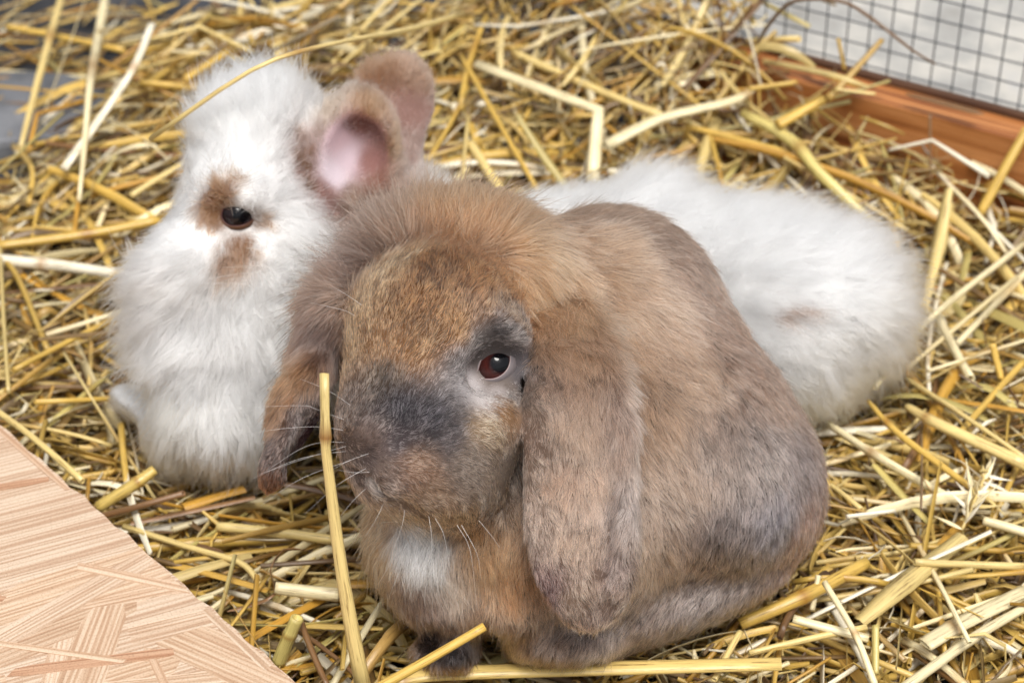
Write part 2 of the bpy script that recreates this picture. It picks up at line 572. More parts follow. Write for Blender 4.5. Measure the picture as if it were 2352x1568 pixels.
W_ = (249, 248, 247)
BROWN = [
 # muzzle and nose
 (850,1000,.5,-.8,3.4,12,(140,122,114)), (930,940,.3,-1,3.4,14,(78,73,76)), (1000,960,.8,-.6,4.1,18,(80,76,82)), (880,880,.2,-1,4.1,18,(112,95,80)),
 (805,930,-.3,-1,3.4,14,(128,108,96)), (1035,1000,1,-.1,4.1,12,(125,116,116)), (910,1020,.9,-.2,3.4,12,(112,100,100)), (960,1060,.95,.15,4.1,13,(174,138,112)), (895,1090,.8,.5,4.1,13,(152,132,120)),
 (980,1140,.8,.6,4.1,14,(196,164,136)), (1060,1195,.3,1,5.4,18,(206,172,140)), (1130,1130,.5,.8,4.1,11,(184,162,142)), (1120,980,.9,.4,4.8,14,(212,180,142)),
 (1170,960,.7,.6,3.4,8,(180,142,108)), (1080,1060,.9,.3,4.1,13,(178,160,144)), (1160,1080,.5,.8,3.4,6,(168,152,138)), (840,1060,.8,.3,3.4,11,(130,114,108)),
 # bridge and forehead
 (950,800,.25,-1,4.1,16,(169,122,81)), (880,780,-.05,-1,4.1,16,(178,130,88)), (820,760,-.3,-1,4.1,16,(182,136,94)), (960,700,.1,-1,4.8,18,(148,100,61)),
 (1040,760,.4,-.9,4.8,16,(175,124,79)), (1060,840,.7,-.7,4.1,14,(118,110,108)), (1105,915,.9,.2,3.4,13,(208,198,195)), (1160,905,.9,.3,3.4,13,(160,148,140)),
 (1070,885,.9,-.2,3.4,13,(212,204,204)), (1100,785,.8,-.5,4.1,14,(140,132,128)), (1175,775,.8,-.5,4.1,14,(150,142,138)), (1190,720,.6,-.8,4.8,16,(178,150,126)),
 (1195,840,.5,.8,3.4,13,(140,135,138)), (900,610,-.1,-1,5.4,20,(186,144,104)), (1000,610,.1,-1,6.1,22,(139,93,56)), (1100,650,.5,-.9,6.8,22,(175,119,74)),
 (1170,680,.8,-.6,7.5,22,(186,130,84)),
 # mane
 (1000,530,0,-1,24,34,(172,132,98)), (910,550,-.5,-.9,26,36,(152,127,110)), (850,620,-.9,-.2,26,34,(142,124,114)), (1100,520,.3,-.9,24,30,(178,136,100)),
 (1250,610,.75,.5,28,22,(214,178,144)), (1200,640,.7,.4,22,24,(196,148,106)), (1235,720,.2,1,20,14,(196,162,134)), (1300,700,.45,.9,30,16,(212,180,152)), (1350,570,.9,.2,24,18,(196,166,140)),
 # back and flank
 (1400,500,.8,-.1,11,13,(128,103,85)), (1500,540,.8,.4,9,13,(130,106,90)), (1600,640,.6,.8,9,13,(156,128,110)), (1450,700,.7,.8,24,12,(198,168,144)),
 (1550,850,.6,.9,14,9,(196,166,142)), (1700,800,.4,.9,9,12,(142,114,97)), (1760,900,.3,1,9,13,(150,122,104)), (1490,950,.5,.9,16,8,(182,152,128)),
 (1550,1100,.5,.9,13,9,(186,160,140)), (1660,1020,.3,1,11,11,(160,142,130)), (1750,1050,.2,1,9,13,(166,150,140)), (1840,1080,.1,1,8,14,(128,115,111)),
 (1850,1200,-.1,1,8,16,(166,131,116)), (1790,1200,-.1,1,9,14,(152,147,153)), (1680,1230,-.1,1,9,13,(160,147,142)), (1600,1300,-.3,1,8,14,(173,146,126)),
 (1500,1280,.1,1,12,13,(194,164,138)), (1480,1380,-.4,.9,8,16,(150,132,122)), (1620,1390,-.4,.6,8,16,(160,146,139)), (1400,1450,-.4,.8,8,18,(170,150,138)),
 (1250,1490,-.4,.9,8,18,(165,141,126)),
 # chest and fore legs
 (850,1200,-.2,1,13,24,(190,146,102)), (890,1260,-.2,1,13,24,(205,165,120)), (970,1250,0,1,16,26,(222,218,216)), (1040,1330,0,1,13,24,(206,186,166)),
 (1120,1290,.1,1,13,20,(200,150,100)), (1180,1330,.2,1,13,18,(172,114,67)), (1000,1410,0,1,9,24,(150,125,112)), (1100,1420,0,1,9,24,(186,150,120)),
 (940,1340,-.2,1,11,24,(152,124,110)), (1190,1440,0,1,8,20,(180,148,122)), (1050,1490,0,1,5,18,(66,60,60)), (1100,1240,0,1,10,20,(190,146,104)),
 # ear beside the cheek
 (1300,790,.15,1,26,12,(196,166,142)), (1250,880,.1,1,10,9,(166,140,122)), (1212,1000,0,1,5,8,(158,130,112)), (1320,950,.15,1,22,10,(206,178,156)),
 (1420,950,.3,1,14,11,(186,161,146)), (1330,1100,.05,1,15,8,(198,164,140)), (1435,1150,0,1,9,11,(186,167,157)), (1225,1200,.1,1,7,9,(184,154,134)),
 (1330,1250,.2,1,9,8,(196,162,136)), (1410,1300,.1,1,8,9,(166,142,132)), (1320,1370,.4,1,6,9,(186,153,128)), (1262,1350,.4,.9,5,12,(132,100,94)),
 (1390,1400,-.2,1,6,12,(180,151,133)),
 # far ear
 (750,780,-.5,.8,15,24,(128,110,103)), (690,850,-.5,.9,13,24,(152,114,82)), (650,930,-.3,1,9,20,(152,110,78)), (690,960,-.2,1,5,14,(150,134,129)),
 (625,1050,-.2,1,4,15,(112,94,87)), (615,1100,-.2,1,4,15,(122,82,58)), (715,1000,-.3,1,2,10,(78,52,56)),
]
BROWN_SPOTS = [
 (890, 925, 46, (54, 50, 55), .6), (955, 985, 46, (58, 55, 61), .6), (718, 1000, 42, (58, 34, 38), .95), (690, 1050, 26, (64, 40, 42), .9), (745, 940, 28, (64, 42, 46), .9), (1040, 935, 40, (100, 96, 99), .5),
 (1010, 625, 45, (112, 80, 54), .6), (930, 720, 38, (128, 86, 52), .5), (985, 760, 40, (124, 90, 60), .5), (1685, 740, 40, (128, 96, 76), .7), (1150, 745, 26, (96, 94, 96), .6),
 (1210, 740, 24, (110, 104, 104), .6), (1078, 880, 28, (240, 230, 230), .95), (1105, 908, 28, (232, 222, 220), .9), (1140, 900, 20, (220, 208, 206), .7), (1160, 935, 32, (178, 134, 92), .7), (860, 1118, 18, (226, 214, 206), .7), (900, 1150, 18, (210, 186, 164), .6),
 (960, 1090, 40, (150, 112, 88), .6), (845, 1045, 20, (78, 68, 68), .5), (1640, 1190, 44, (130, 118, 114), .4),
 (1830, 1000, 40, (116, 104, 100), .5), (1030, 1180, 30, (206, 172, 140), .6), (958, 1240, 46, (236, 233, 231), .85), (985, 1292, 36, (228, 222, 218), .7), (1290, 1090, 30, (160, 120, 95), .4),
]
WHITE = [
 # face
 (545,560,-.5,.8,9,20,W_), (470,600,-.7,.6,20,30,W_), (400,640,-.9,.4,24,36,W_), (360,700,-.9,.6,26,36,W_), (480,400,-.05,-1,10,20,W_), (560,380,0,-1,15,22,W_), (560,300,0,-1,22,28,W_), (560,250,-.05,-1,24,34,W_),
 (640,250,.05,-1,26,34,W_), (505,290,-.15,-1,20,34,W_), (690,270,.1,-1,26,34,W_), (620,430,.5,-.6,12,22,W_), (680,500,.7,.5,24,32,W_), (720,560,.8,.4,22,30,(238,234,232)),
 (600,620,0,1,20,26,W_), (480,690,-.5,.9,24,30,W_), (430,470,-.6,.4,11,24,W_), (590,520,.5,.5,7,15,W_), (500,520,-.3,.6,6,14,W_),
 # chest and fore legs
 (390,780,-.6,.8,28,36,W_), (520,800,-.1,1,26,24,(244,242,240)), (640,800,.2,1,24,24,(241,238,235)), (400,920,-.3,1,22,28,(232,218,198)), (520,960,0,1,24,22,(240,236,230)),
 (480,1040,0,1,18,22,(238,232,224)), (300,925,-1,.2,4,9,W_), (345,940,-.9,.3,5,10,W_), (380,1000,-.3,1,16,25,(226,208,186)), (600,1020,.1,1,20,24,(242,238,234)),
 # body
 (930,480,.6,-.6,24,34,(196,180,168)), (820,500,.5,-.6,20,34,(150,120,102)), (880,440,.5,-.7,18,34,(168,142,124)), (780,520,.5,-.4,18,32,(160,134,118)), (1000,480,.5,-.7,18,32,(222,214,208)), (1300,450,.3,-.9,18,30,W_), (1500,430,.5,-.8,24,40,W_), (1600,500,.7,-.5,24,36,W_), (1700,520,.8,-.4,24,34,W_), (1850,520,.8,-.6,26,40,W_),
 (1780,700,.9,.2,22,20,W_), (2000,640,.9,-.3,26,40,W_), (2050,760,.9,.4,24,36,W_), (1950,850,.6,.8,20,24,W_), (1880,950,.3,1,18,24,W_),
 # near ear: outside, rim, inside
 (850,250,.2,-1,5,28,(182,138,102)), (900,340,.7,-.4,5,28,(188,148,116)), (880,430,.6,.5,8,24,(186,150,124)), (760,260,-.2,-.9,7,26,(205,176,150)),
 (795,360,.2,-.8,1.2,10,(226,204,214)), (765,400,.2,-.8,1,10,(236,220,230)), (780,320,.2,-.8,1.2,10,(220,188,196)), (850,370,.3,-.6,2,12,(198,142,134)), (820,285,.2,-.8,2.5,14,(170,112,98)), (872,420,.3,-.2,4,14,(176,126,108)), (810,455,.3,.8,6,16,(166,128,106)), (740,440,.1,.6,3,12,(190,140,130)),
 (720,430,.1,-.9,8,18,(150,110,82)), (700,340,.1,-.9,9,20,(140,100,70)),
 # far ear
 (900,170,.3,-1,8,30,(178,136,104)), (960,170,.4,-.9,6,26,(196,160,136)), (940,260,.3,-.9,2.5,14,(196,150,138)), (930,330,.3,-.9,4,16,(190,158,146)), (840,180,.1,-1,9,34,(172,128,94)),
]
WHITE_SPOTS = [
 (490, 462, 44, (158, 108, 66), .95), (482, 492, 33, (160, 112, 70), .9), (515, 438, 31, (160, 114, 74), .9), (500, 512, 23, (168, 122, 84), .8), (598, 508, 22, (160, 112, 66), .9), (575, 480, 14, (190, 160, 130), .7),
 (545, 575, 41, (166, 118, 80), .95), (512, 600, 32, (176, 132, 98), .8), (565, 560, 20, (168, 120, 82), .8), (688, 330, 22, (128, 90, 58), .9), (700, 380, 24, (124, 86, 56), .9), (708, 425, 20, (128, 92, 64), .9),
 (1770, 716, 24, (160, 128, 112), 1), (1795, 716, 22, (160, 128, 112), 1), (1820, 717, 17, (166, 136, 118), .9), (830, 470, 40, (158, 130, 112), .8), (890, 500, 40, (184, 164, 150), .6),
]
coat_b = Coat(FB, BROWN, BROWN_SPOTS, 1.02, .70, (1.02, .99, 1.0))
coat_w = Coat(FW, WHITE, WHITE_SPOTS, .95, .50)

EYE_B = [(1095, 878), (1100, 845), (1110, 818), (1124, 807), (1145, 803), (1165, 806), (1171, 822), (1168, 840), (1160, 853), (1148, 863), (1132, 869), (1112, 870)]
EYE_W = [(513, 500), (514, 485), (521, 474), (536, 469), (556, 474), (570, 484), (581, 497), (572, 507), (558, 515), (540, 517), (525, 514)]

EYE_W = [(548 + (x - 548) * 1.1, 494 + (y - 494) * 1.08) for x, y in EYE_W]

def eye_frame(field, poly, R, sink=.62):
    c = np.mean(poly, axis=0)
    S = march(field, [c[0]], [c[1]])[0]
    n = field.normal(S[None])[0]
    view = CAM - S
    view /= np.linalg.norm(view)
    n = n * 0.55 + view * 0.45
    n /= np.linalg.norm(n)
    return S - n * R * sink, n

def sphere_dirs(C, R, poly):
    """where the lines of sight through the outline meet the sphere (C, R): unit directions from C"""
    out = []
    for x, y in poly:
        d = at(x, y, 1.0) - CAM; d /= np.linalg.norm(d)
        oc = CAM - C
        b = d @ oc
        disc = b * b - (oc @ oc - R * R)
        t = -b - math.sqrt(max(disc, 0))
        q = CAM + d * t - C
        out.append(q / np.linalg.norm(q))
    return np.array(out)

def eye_material(name, iris, pupil_cos, iris_cos):
    m, nt, b, _ = new_mat(name)
    a = nt.nodes.new('ShaderNodeAttribute'); a.attribute_name = 'tint'
    nz = nt.nodes.new('ShaderNodeTexNoise'); nz.inputs['Scale'].default_value = 420
    mx = nt.nodes.new('ShaderNodeMixRGB'); mx.blend_type = 'MULTIPLY'; mx.inputs[0].default_value = 0.5
    nt.links.new(a.outputs['Color'], mx.inputs[1]); nt.links.new(nz.outputs['Fac'], mx.inputs[2])
    nt.links.new(mx.outputs[0], b.inputs['Base Color'])
    b.inputs['Roughness'].default_value = 0.04
    b.inputs['IOR'].default_value = 1.4
    return m

def build_eye(root, C, n, R, poly, field, mat, lidmat, iris, gaze, tints):
    # eyeball: sphere with a bulging cornea round the gaze axis
    u, v = 40, 28
    z = np.array(n) + gaze; z /= np.linalg.norm(z); x = np.cross(z, [0, 0, 1.0]); x /= np.linalg.norm(x); y = np.cross(z, x)
    th = np.linspace(0, math.pi, v + 1); ph = np.linspace(0, 2 * math.pi, u, endpoint=False)
    V, cols = [], []
    for t in th:
        r = R * (1 + 0.06 * math.exp(-(t / 0.5) ** 2))
        for p in ph:
            V.append(C + r * (math.cos(t) * z + math.sin(t) * (math.cos(p) * x + math.sin(p) * y)))
            e = math.degrees(t)
            pup = np.array([.004, .004, .006]); scl = np.array([.02, .012, .012])
            if e < 21: k = pup
            elif e < 30: k = pup + (iris - pup) * (e - 21) / 9
            elif e < 54: k = iris * (1 - 0.5 * (e - 30) / 24)
            else: k = scl
            cols.append(k)
    F = [(i * u + j, i * u + (j + 1) % u, (i + 1) * u + (j + 1) % u, (i + 1) * u + j) for i in range(v) for j in range(u)]
    me = mesh_np('eye', V, np.array(F)[:, ::-1])
    colour_attr(me, np.array(cols)); me.materials.append(mat)
    eye = bpy.data.objects.new('eye', me); link(eye); child_of(eye, root)
    # lids: a rim that follows the eye opening on the ball and runs out under the coat
    P = np.array(poly, float)
    m = []
    for i in range(len(P)):
        p0, p1, p2, p3 = P[i - 1], P[i], P[(i + 1) % len(P)], P[(i + 2) % len(P)]
        for t in (0, .25, .5, .75):
            m.append(.5 * (2 * p1 + (p2 - p0) * t + (2 * p0 - 5 * p1 + 4 * p2 - p3) * t * t + (3 * p1 - p0 - 3 * p2 + p3) * t ** 3))
    m = np.array(m)
    cen = m.mean(0)
    rows, cols = [], []
    wet = lin(70, 40, 42); rim = lin(*tints[0]); out_ = lin(*tints[1])
    for sc, rr, cc in ((0.95, 1.02, wet), (0.99, 1.045, wet), (1.012, 1.065, rim), (1.035, 1.075, rim), (1.10, 1.09, out_), (1.35, 1.10, out_), (1.6, 1.0, out_)):
        d = sphere_dirs(C, R * 1.6, cen + (m - cen) * sc)
        q = C + R * 1.6 * d
        # keep the direction seen from the camera but bring it to radius rr
        q2 = sphere_dirs(C, R * max(rr, 1.0), cen + (m - cen) * sc)
        rows.append(C + q2 * R * rr); cols.append(np.tile(cc, (len(m), 1)))
    k = len(m)
    F = [(i * k + j, i * k + (j + 1) % k, (i + 1) * k + (j + 1) % k, (i + 1) * k + j) for i in range(len(rows) - 1) for j in range(k)]
    me = mesh_np('eyelid', np.concatenate(rows), F)
    colour_attr(me, np.concatenate(cols)); me.materials.append(lidmat)
    lid = bpy.data.objects.new('eyelid', me); link(lid); child_of(lid, root)
    return eye

skin_mat = skin_material('rabbit_skin')
lid_mat = skin_material('eyelid_skin')
lid_mat.node_tree.nodes['Principled BSDF'].inputs['Roughness'].default_value = 0.4
fur_brown = fur_material('brown_fur', 0.42)
fur_white = fur_material('white_fur', 0.5)
eye_mat = eye_material('eyeball', None, 0, 0)

RB, RW = 0.0125, 0.0112
CB, NB_ = eye_frame(FB, EYE_B, RB)
CW, NW_ = eye_frame(FW, EYE_W, RW, .52)

def rabbit(label, base, V, Q, coat, field, eye, n_hair, mat, seed, under, **kw):
    root = empty('rabbit', base)
    tag(root, label, 'rabbit')
    N = field.normal(V)
    F = coat(V, N)
    me = mesh_np('body', V, Q)
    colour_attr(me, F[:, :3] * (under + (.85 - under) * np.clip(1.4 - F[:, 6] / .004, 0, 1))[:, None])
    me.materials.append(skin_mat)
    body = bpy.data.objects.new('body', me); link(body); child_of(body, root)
    C, n, R, poly, iris, tints = eye
    build_eye(root, C, n, R, poly, field, eye_mat, lid_mat, iris, RGT * .22 + UPV * .16, tints)
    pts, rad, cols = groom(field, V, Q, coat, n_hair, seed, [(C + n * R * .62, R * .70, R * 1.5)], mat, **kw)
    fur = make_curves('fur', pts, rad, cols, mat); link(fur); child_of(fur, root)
    return root

HAIR_B, HAIR_W = 400000, 300000
brown = rabbit('brown lop-eared rabbit with drooping ears sitting hunched in the straw', (0.06, -0.07, 0), VB, QB, coat_b, FB,
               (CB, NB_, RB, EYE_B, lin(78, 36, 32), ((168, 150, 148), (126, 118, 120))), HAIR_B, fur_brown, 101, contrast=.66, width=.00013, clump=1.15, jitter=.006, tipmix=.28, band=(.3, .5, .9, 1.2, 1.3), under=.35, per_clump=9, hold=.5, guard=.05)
white = rabbit('fluffy white rabbit with brown upright ears lying behind the brown one', (0.0, 0.1, 0), VW, QW, coat_w, FW,
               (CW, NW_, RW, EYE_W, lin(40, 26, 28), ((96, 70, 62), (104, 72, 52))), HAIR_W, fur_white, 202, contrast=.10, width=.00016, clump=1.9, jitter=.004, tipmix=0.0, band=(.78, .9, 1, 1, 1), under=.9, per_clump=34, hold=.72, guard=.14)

# ================================================================= the setting
def noise_mat(name, stops, scale, rough=0.9, detail=8, bump=0.0, bump_scale=None, coords='Object', stretch=(1, 1, 1), distort=0.0):
    m, nt, b, _ = new_mat(name)
    tc = nt.nodes.new('ShaderNodeTexCoord')
    mp = nt.nodes.new('ShaderNodeMapping'); mp.inputs['Scale'].default_value = stretch
    nz = nt.nodes.new('ShaderNodeTexNoise')
    nz.inputs['Scale'].default_value = scale; nz.inputs['Detail'].default_value = detail
    nz.inputs['Roughness'].default_value = 0.62; nz.inputs['Distortion'].default_value = distort
    cr = nt.nodes.new('ShaderNodeValToRGB')
    el = cr.color_ramp.elements
    el[0].position, el[-1].position = stops[0][0], stops[-1][0]
    el[0].color = (*stops[0][1], 1); el[-1].color = (*stops[-1][1], 1)
    for p, c in stops[1:-1]:
        e = el.new(p); e.color = (*c, 1)
    nt.links.new(tc.outputs[coords], mp.inputs[0]); nt.links.new(mp.outputs[0], nz.inputs['Vector'])
    nt.links.new(nz.outputs['Fac'], cr.inputs[0]); nt.links.new(cr.outputs[0], b.inputs['Base Color'])
    b.inputs['Roughness'].default_value = rough
    if bump:
        n2 = nt.nodes.new('ShaderNodeTexNoise'); n2.inputs['Scale'].default_value = bump_scale or scale * 3; n2.inputs['Detail'].default_value = 6
        nt.links.new(mp.outputs[0], n2.inputs['Vector'])
        bp = nt.nodes.new('ShaderNodeBump'); bp.inputs['Strength'].default_value = bump; bp.inputs['Distance'].default_value = 0.004
        nt.links.new(n2.outputs['Fac'], bp.inputs['Height']); nt.links.new(bp.outputs[0], b.inputs['Normal'])
    return m

def poly_mesh(name, pts, z0, z1, bevel=0.0):
    """prism over a convex outline"""
    import bmesh
    bm = bmesh.new()
    lo = [bm.verts.new((x, y, z0)) for x, y in pts]
    hi = [bm.verts.new((x, y, z1)) for x, y in pts]
    n = len(pts)
    bm.faces.new(lo[::-1]); bm.faces.new(hi)
    for i in range(n):
        bm.faces.new((lo[i], lo[(i + 1) % n], hi[(i + 1) % n], hi[i]))
    bmesh.ops.recalc_face_normals(bm, faces=bm.faces)
    if bevel:
        bmesh.ops.bevel(bm, geom=bm.edges[:], offset=bevel, segments=2, affect='EDGES', profile=0.6)
    me = bpy.data.meshes.new(name); bm.to_mesh(me); bm.free()
    return me

# beam line of the pen's edge
B0, B1 = np.array([0.139, 0.428]), np.array([0.353, 0.297])
BE = (B1 - B0) / np.linalg.norm(B1 - B0)
BN = np.array([-BE[1], BE[0]])                    # towards the outside of the pen
BEAM_TOP, BEAM_W = 0.060, 0.027

def beam_side(x, y):
    """signed distance to the inner face of the beam, positive outside the pen"""
    return (np.asarray(x) - B0[0]) * BN[0] + (np.asarray(y) - B0[1]) * BN[1]

paving_mat = noise_mat('pale_paving', [(.25, (.22, .21, .19)), (.45, (.36, .355, .34)), (.6, (.50, .48, .44)), (.8, (.34, .35, .39))], 15, bump=.3, bump_scale=60)
g_me = poly_mesh('ground', [(-60, -60), (60, -60), (60, 60), (-60, 60)], -0.30, -0.034)
g_me.materials.append(paving_mat)
tag(link(bpy.data.objects.new('ground', g_me)), 'pale grey paved ground beyond the wire netting', 'ground', kind='structure')
floor_mat = noise_mat('dark_pen_floor', [(.3, (.012, .013, .016)), (.55, (.035, .036, .042)), (.75, (.075, .08, .095))], 22, rough=.7, bump=.5, bump_scale=90)
L0 = B0 + BN * 0.012 - BE * 3.0; L1 = B0 + BN * 0.012 + BE * 2.0
f_me = poly_mesh('floor', [tuple(B0 + BN * 0.012 - BE * .055), (-.05, 3.0), (-3, 3), (-3, -3), (L1[0], -3), tuple(L1)], -0.20, -0.030)
f_me.materials.append(floor_mat)
tag(link(bpy.data.objects.new('floor', f_me)), 'dark slate floor of the pen showing past the straw', 'floor', kind='structure')

def h(x, y):
    """height of the straw bed"""
    x = np.asarray(x, float); y = np.asarray(y, float)
    s = np.clip((y - 0.12) / 0.25, 0, 1); s = s * s * (3 - 2 * s)
    z = 0.026 * s
    z = z + 0.050 * np.exp(-((x - 0.04) ** 2 / 0.03 + (y - 0.52) ** 2 / 0.012))
    z = z + 0.012 * np.exp(-((x - 0.36) ** 2 / 0.02 + (y + 0.02) ** 2 / 0.03))
    z = z + 0.006 * np.sin(x * 21 + 1.3) * np.sin(y * 17 + .4)
    bs = np.clip(1 + beam_side(x, y) / 0.10, 0, 1) * np.clip((x - B0[0] + .25) / .2, 0, 1)
    z = z + (0.010 + 0.042 * np.clip((0.34 - x) / 0.18, 0, 1)) * bs * bs
    gap = bare(x, y)
    return z * (1 - gap) - 0.022 * gap

def bare(x, y):
    """1 where the floor is hardly covered (the back corner)"""
    x = np.asarray(x, float); y = np.asarray(y, float)
    a = np.clip((-0.315 - x + 0.35 * (y - 0.36)) / 0.05, 0, 1) * np.clip((y - 0.30) / 0.05, 0, 1)
    b = np.clip((y - 0.56 - 0.35 * np.clip(x + 0.2, 0, 1)) / 0.05, 0, 1) * np.clip((-0.10 - x) / 0.06, 0, 1)
    return np.maximum(a, b)

# ---- timber beam along the edge of the pen
def grain_mat(name, c1, c2, c3, scale=(8, 60, 60), rough=.55, obj_col=False, rings=9.0, coat=0.0, turn=0.0, lo=.3, hi=.75):
    m, nt, b, _ = new_mat(name)
    tc = nt.nodes.new('ShaderNodeTexCoord')
    mp = nt.nodes.new('ShaderNodeMapping'); mp.inputs['Scale'].default_value = scale
    nz = nt.nodes.new('ShaderNodeTexNoise'); nz.inputs['Scale'].default_value = 1.0; nz.inputs['Detail'].default_value = 9; nz.inputs['Roughness'].default_value = .65
    wv = nt.nodes.new('ShaderNodeTexWave'); wv.bands_direction = 'Y'
    wv.inputs['Scale'].default_value = rings; wv.inputs['Distortion'].default_value = 9; wv.inputs['Detail'].default_value = 4; wv.inputs['Detail Scale'].default_value = 1.2
    mp2 = nt.nodes.new('ShaderNodeMapping'); mp2.inputs['Scale'].default_value = (scale[0] * .05, scale[1] * .1, scale[2] * .1)
    oi = nt.nodes.new('ShaderNodeObjectInfo')
    off = nt.nodes.new('ShaderNodeVectorMath'); off.operation = 'MULTIPLY_ADD'
    off.inputs[1].default_value = (3.1, 1.7, 2.3)
    rt = nt.nodes.new('ShaderNodeVectorRotate'); rt.rotation_type = 'Z_AXIS'; rt.inputs['Angle'].default_value = turn
    nt.links.new(tc.outputs['Object'], rt.inputs['Vector'])
    nt.links.new(oi.outputs['Random'], off.inputs[0]); nt.links.new(rt.outputs[0], off.inputs[2])
    nt.links.new(off.outputs[0], mp.inputs[0]); nt.links.new(off.outputs[0], mp2.inputs[0])
    nt.links.new(mp.outputs[0], nz.inputs['Vector']); nt.links.new(mp2.outputs[0], wv.inputs['Vector'])
    cr = nt.nodes.new('ShaderNodeValToRGB')
    cr.color_ramp.elements[0].position = lo; cr.color_ramp.elements[0].color = (*c1, 1)
    cr.color_ramp.elements[1].position = hi; cr.color_ramp.elements[1].color = (*c3, 1)
    e = cr.color_ramp.elements.new(.5); e.color = (*c2, 1)
    mx = nt.nodes.new('ShaderNodeMixRGB'); mx.inputs[0].default_value = .16
    nt.links.new(nz.outputs['Fac'], mx.inputs[1]); nt.links.new(wv.outputs['Fac'], mx.inputs[2])
    nt.links.new(mx.outputs[0], cr.inputs[0])
    last = cr.outputs[0]
    sp = nt.nodes.new('ShaderNodeTexNoise'); sp.inputs['Scale'].default_value = 1100; sp.inputs['Detail'].default_value = 3
    nt.links.new(tc.outputs['Object'], sp.inputs['Vector'])
    sr = nt.nodes.new('ShaderNodeValToRGB'); sr.color_ramp.elements[0].position = .33; sr.color_ramp.elements[0].color = (.55, .5, .45, 1); sr.color_ramp.elements[1].position = .48; sr.color_ramp.elements[1].color = (1, 1, 1, 1)
    nt.links.new(sp.outputs['Fac'], sr.inputs[0])
    ms = nt.nodes.new('ShaderNodeMixRGB'); ms.blend_type = 'MULTIPLY'; ms.inputs[0].default_value = .6
    nt.links.new(last, ms.inputs[1]); nt.links.new(sr.outputs[0], ms.inputs[2]); last = ms.outputs[0]
    if obj_col:
        mu = nt.nodes.new('ShaderNodeMixRGB'); mu.blend_type = 'MULTIPLY'; mu.inputs[0].default_value = 1
        nt.links.new(last, mu.inputs[1]); nt.links.new(oi.outputs['Color'], mu.inputs[2]); last = mu.outputs[0]
    nt.links.new(last, b.inputs['Base Color'])
    b.inputs['Roughness'].default_value = rough
    b.inputs['Coat Weight'].default_value = coat; b.inputs['Coat Roughness'].default_value = .35
    bp = nt.nodes.new('ShaderNodeBump'); bp.inputs['Strength'].default_value = .5; bp.inputs['Distance'].default_value = .0012
    nt.links.new(mx.outputs[0], bp.inputs['Height']); nt.links.new(bp.outputs[0], b.inputs['Normal'])
    return m

beam_mat = grain_mat('orange_stained_timber', (.20, .055, .012), (.42, .15, .036), (.56, .24, .08), scale=(7, 150, 150), rough=.55, coat=.45, rings=3.2, lo=.38, hi=.64)
batten_mat = grain_mat('dark_stained_timber', (.05, .022, .012), (.09, .04, .02), (.14, .07, .035), scale=(12, 90, 90))
ang = math.atan2(BE[1], BE[0])
def along_beam(name, me, s, off, z, parent=None):
    o = bpy.data.objects.new(name, me)
    p = B0 + BE * s + BN * off
    o.location = (p[0], p[1], z); o.rotation_euler = (0, 0, ang)
    link(o)
    return o
beam = empty('timber_beam', (B0[0], B0[1], -0.03))
tag(beam, 'orange stained timber beam along the edge of the pen below the netting', 'beam')
me = poly_mesh('beam', [(-0.06, 0), (0.75, 0), (0.75, BEAM_W), (-0.06, BEAM_W)], -0.029, BEAM_TOP, 0.0012); me.materials.append(beam_mat)
child_of(along_beam('rail', me, 0, 0, 0), beam)
me = poly_mesh('batten', [(-0.06, 0), (0.75, 0), (0.75, 0.007), (-0.06, 0.007)], -0.029, BEAM_TOP + 0.004, 0.001); me.materials.append(batten_mat)
child_of(along_beam('batten', me, 0, BEAM_W + 0.0003, 0), beam)

# ---- wire netting standing on the beam
m_wire, nt, b, _ = new_mat('dark_wire')
b.inputs['Base Color'].default_value = (.075, .085, .10, 1); b.inputs['Metallic'].default_value = .3; b.inputs['Roughness'].default_value = .5
def rod(name, L, r, axis):
    k = 6
    V, F = [], []
    for e in (0, L):
        for i in range(k):
            c, s = r * math.cos(2 * math.pi * i / k), r * math.sin(2 * math.pi * i / k)
            V.append((e, c, s) if axis == 0 else (c, s, e))
    F = [(i, (i + 1) % k, k + (i + 1) % k, k + i) for i in range(k)]
    if axis: F = [f[::-1] for f in F]
    me = mesh_np(name, V, F); me.materials.append(m_wire)
    return me
net = empty('wire_netting', (B0[0] + BN[0] * .035, B0[1] + BN[1] * .035, BEAM_TOP))
tag(net, 'dark square wire netting rising behind the orange beam', 'netting')
NET_OFF, PITCH_W = BEAM_W + 0.0085, 0.0165
upright = rod('wire', 0.30, 0.00062, 2); level = rod('wire', 0.66, 0.00062, 0)
for i in range(39):
    o = along_beam('wire', upright, -0.18 + i * PITCH_W, NET_OFF + 0.0006, BEAM_TOP - 0.02)
    o.rotation_euler = (0.0, random.gauss(0, .006), ang); child_of(o, net)
for i in range(18):
    o = along_beam('wire', level, -0.19, NET_OFF - 0.0006, BEAM_TOP - 0.01 + i * PITCH_W * .98)
    o.rotation_euler = (0, random.gauss(0, .0015), ang); child_of(o, net)

# ---- grey slab lying at the bare back corner
slab_mat = noise_mat('grey_slate', [(.3, (.085, .09, .10)), (.55, (.15, .155, .17)), (.75, (.24, .245, .26))], 14, rough=.55, bump=.5, bump_scale=70)
c = on_z(20, 245, -0.012)
sl = [(c[0] + .085 * math.cos(a) * r, c[1] + .06 * math.sin(a) * r) for a, r in zip(np.linspace(0, 2 * math.pi, 13)[:-1], (1, .95, 1.04, .98, 1.02, 1, 1.03, .97, 1, 1.02, .96, 1))]
me = poly_mesh('stone_slab', sl, -0.0295, -0.010, 0.005); me.materials.append(slab_mat)
tag(link(bpy.data.objects.new('stone_slab', me)), 'flat blue-grey stone slab half covered by straw', 'slab')

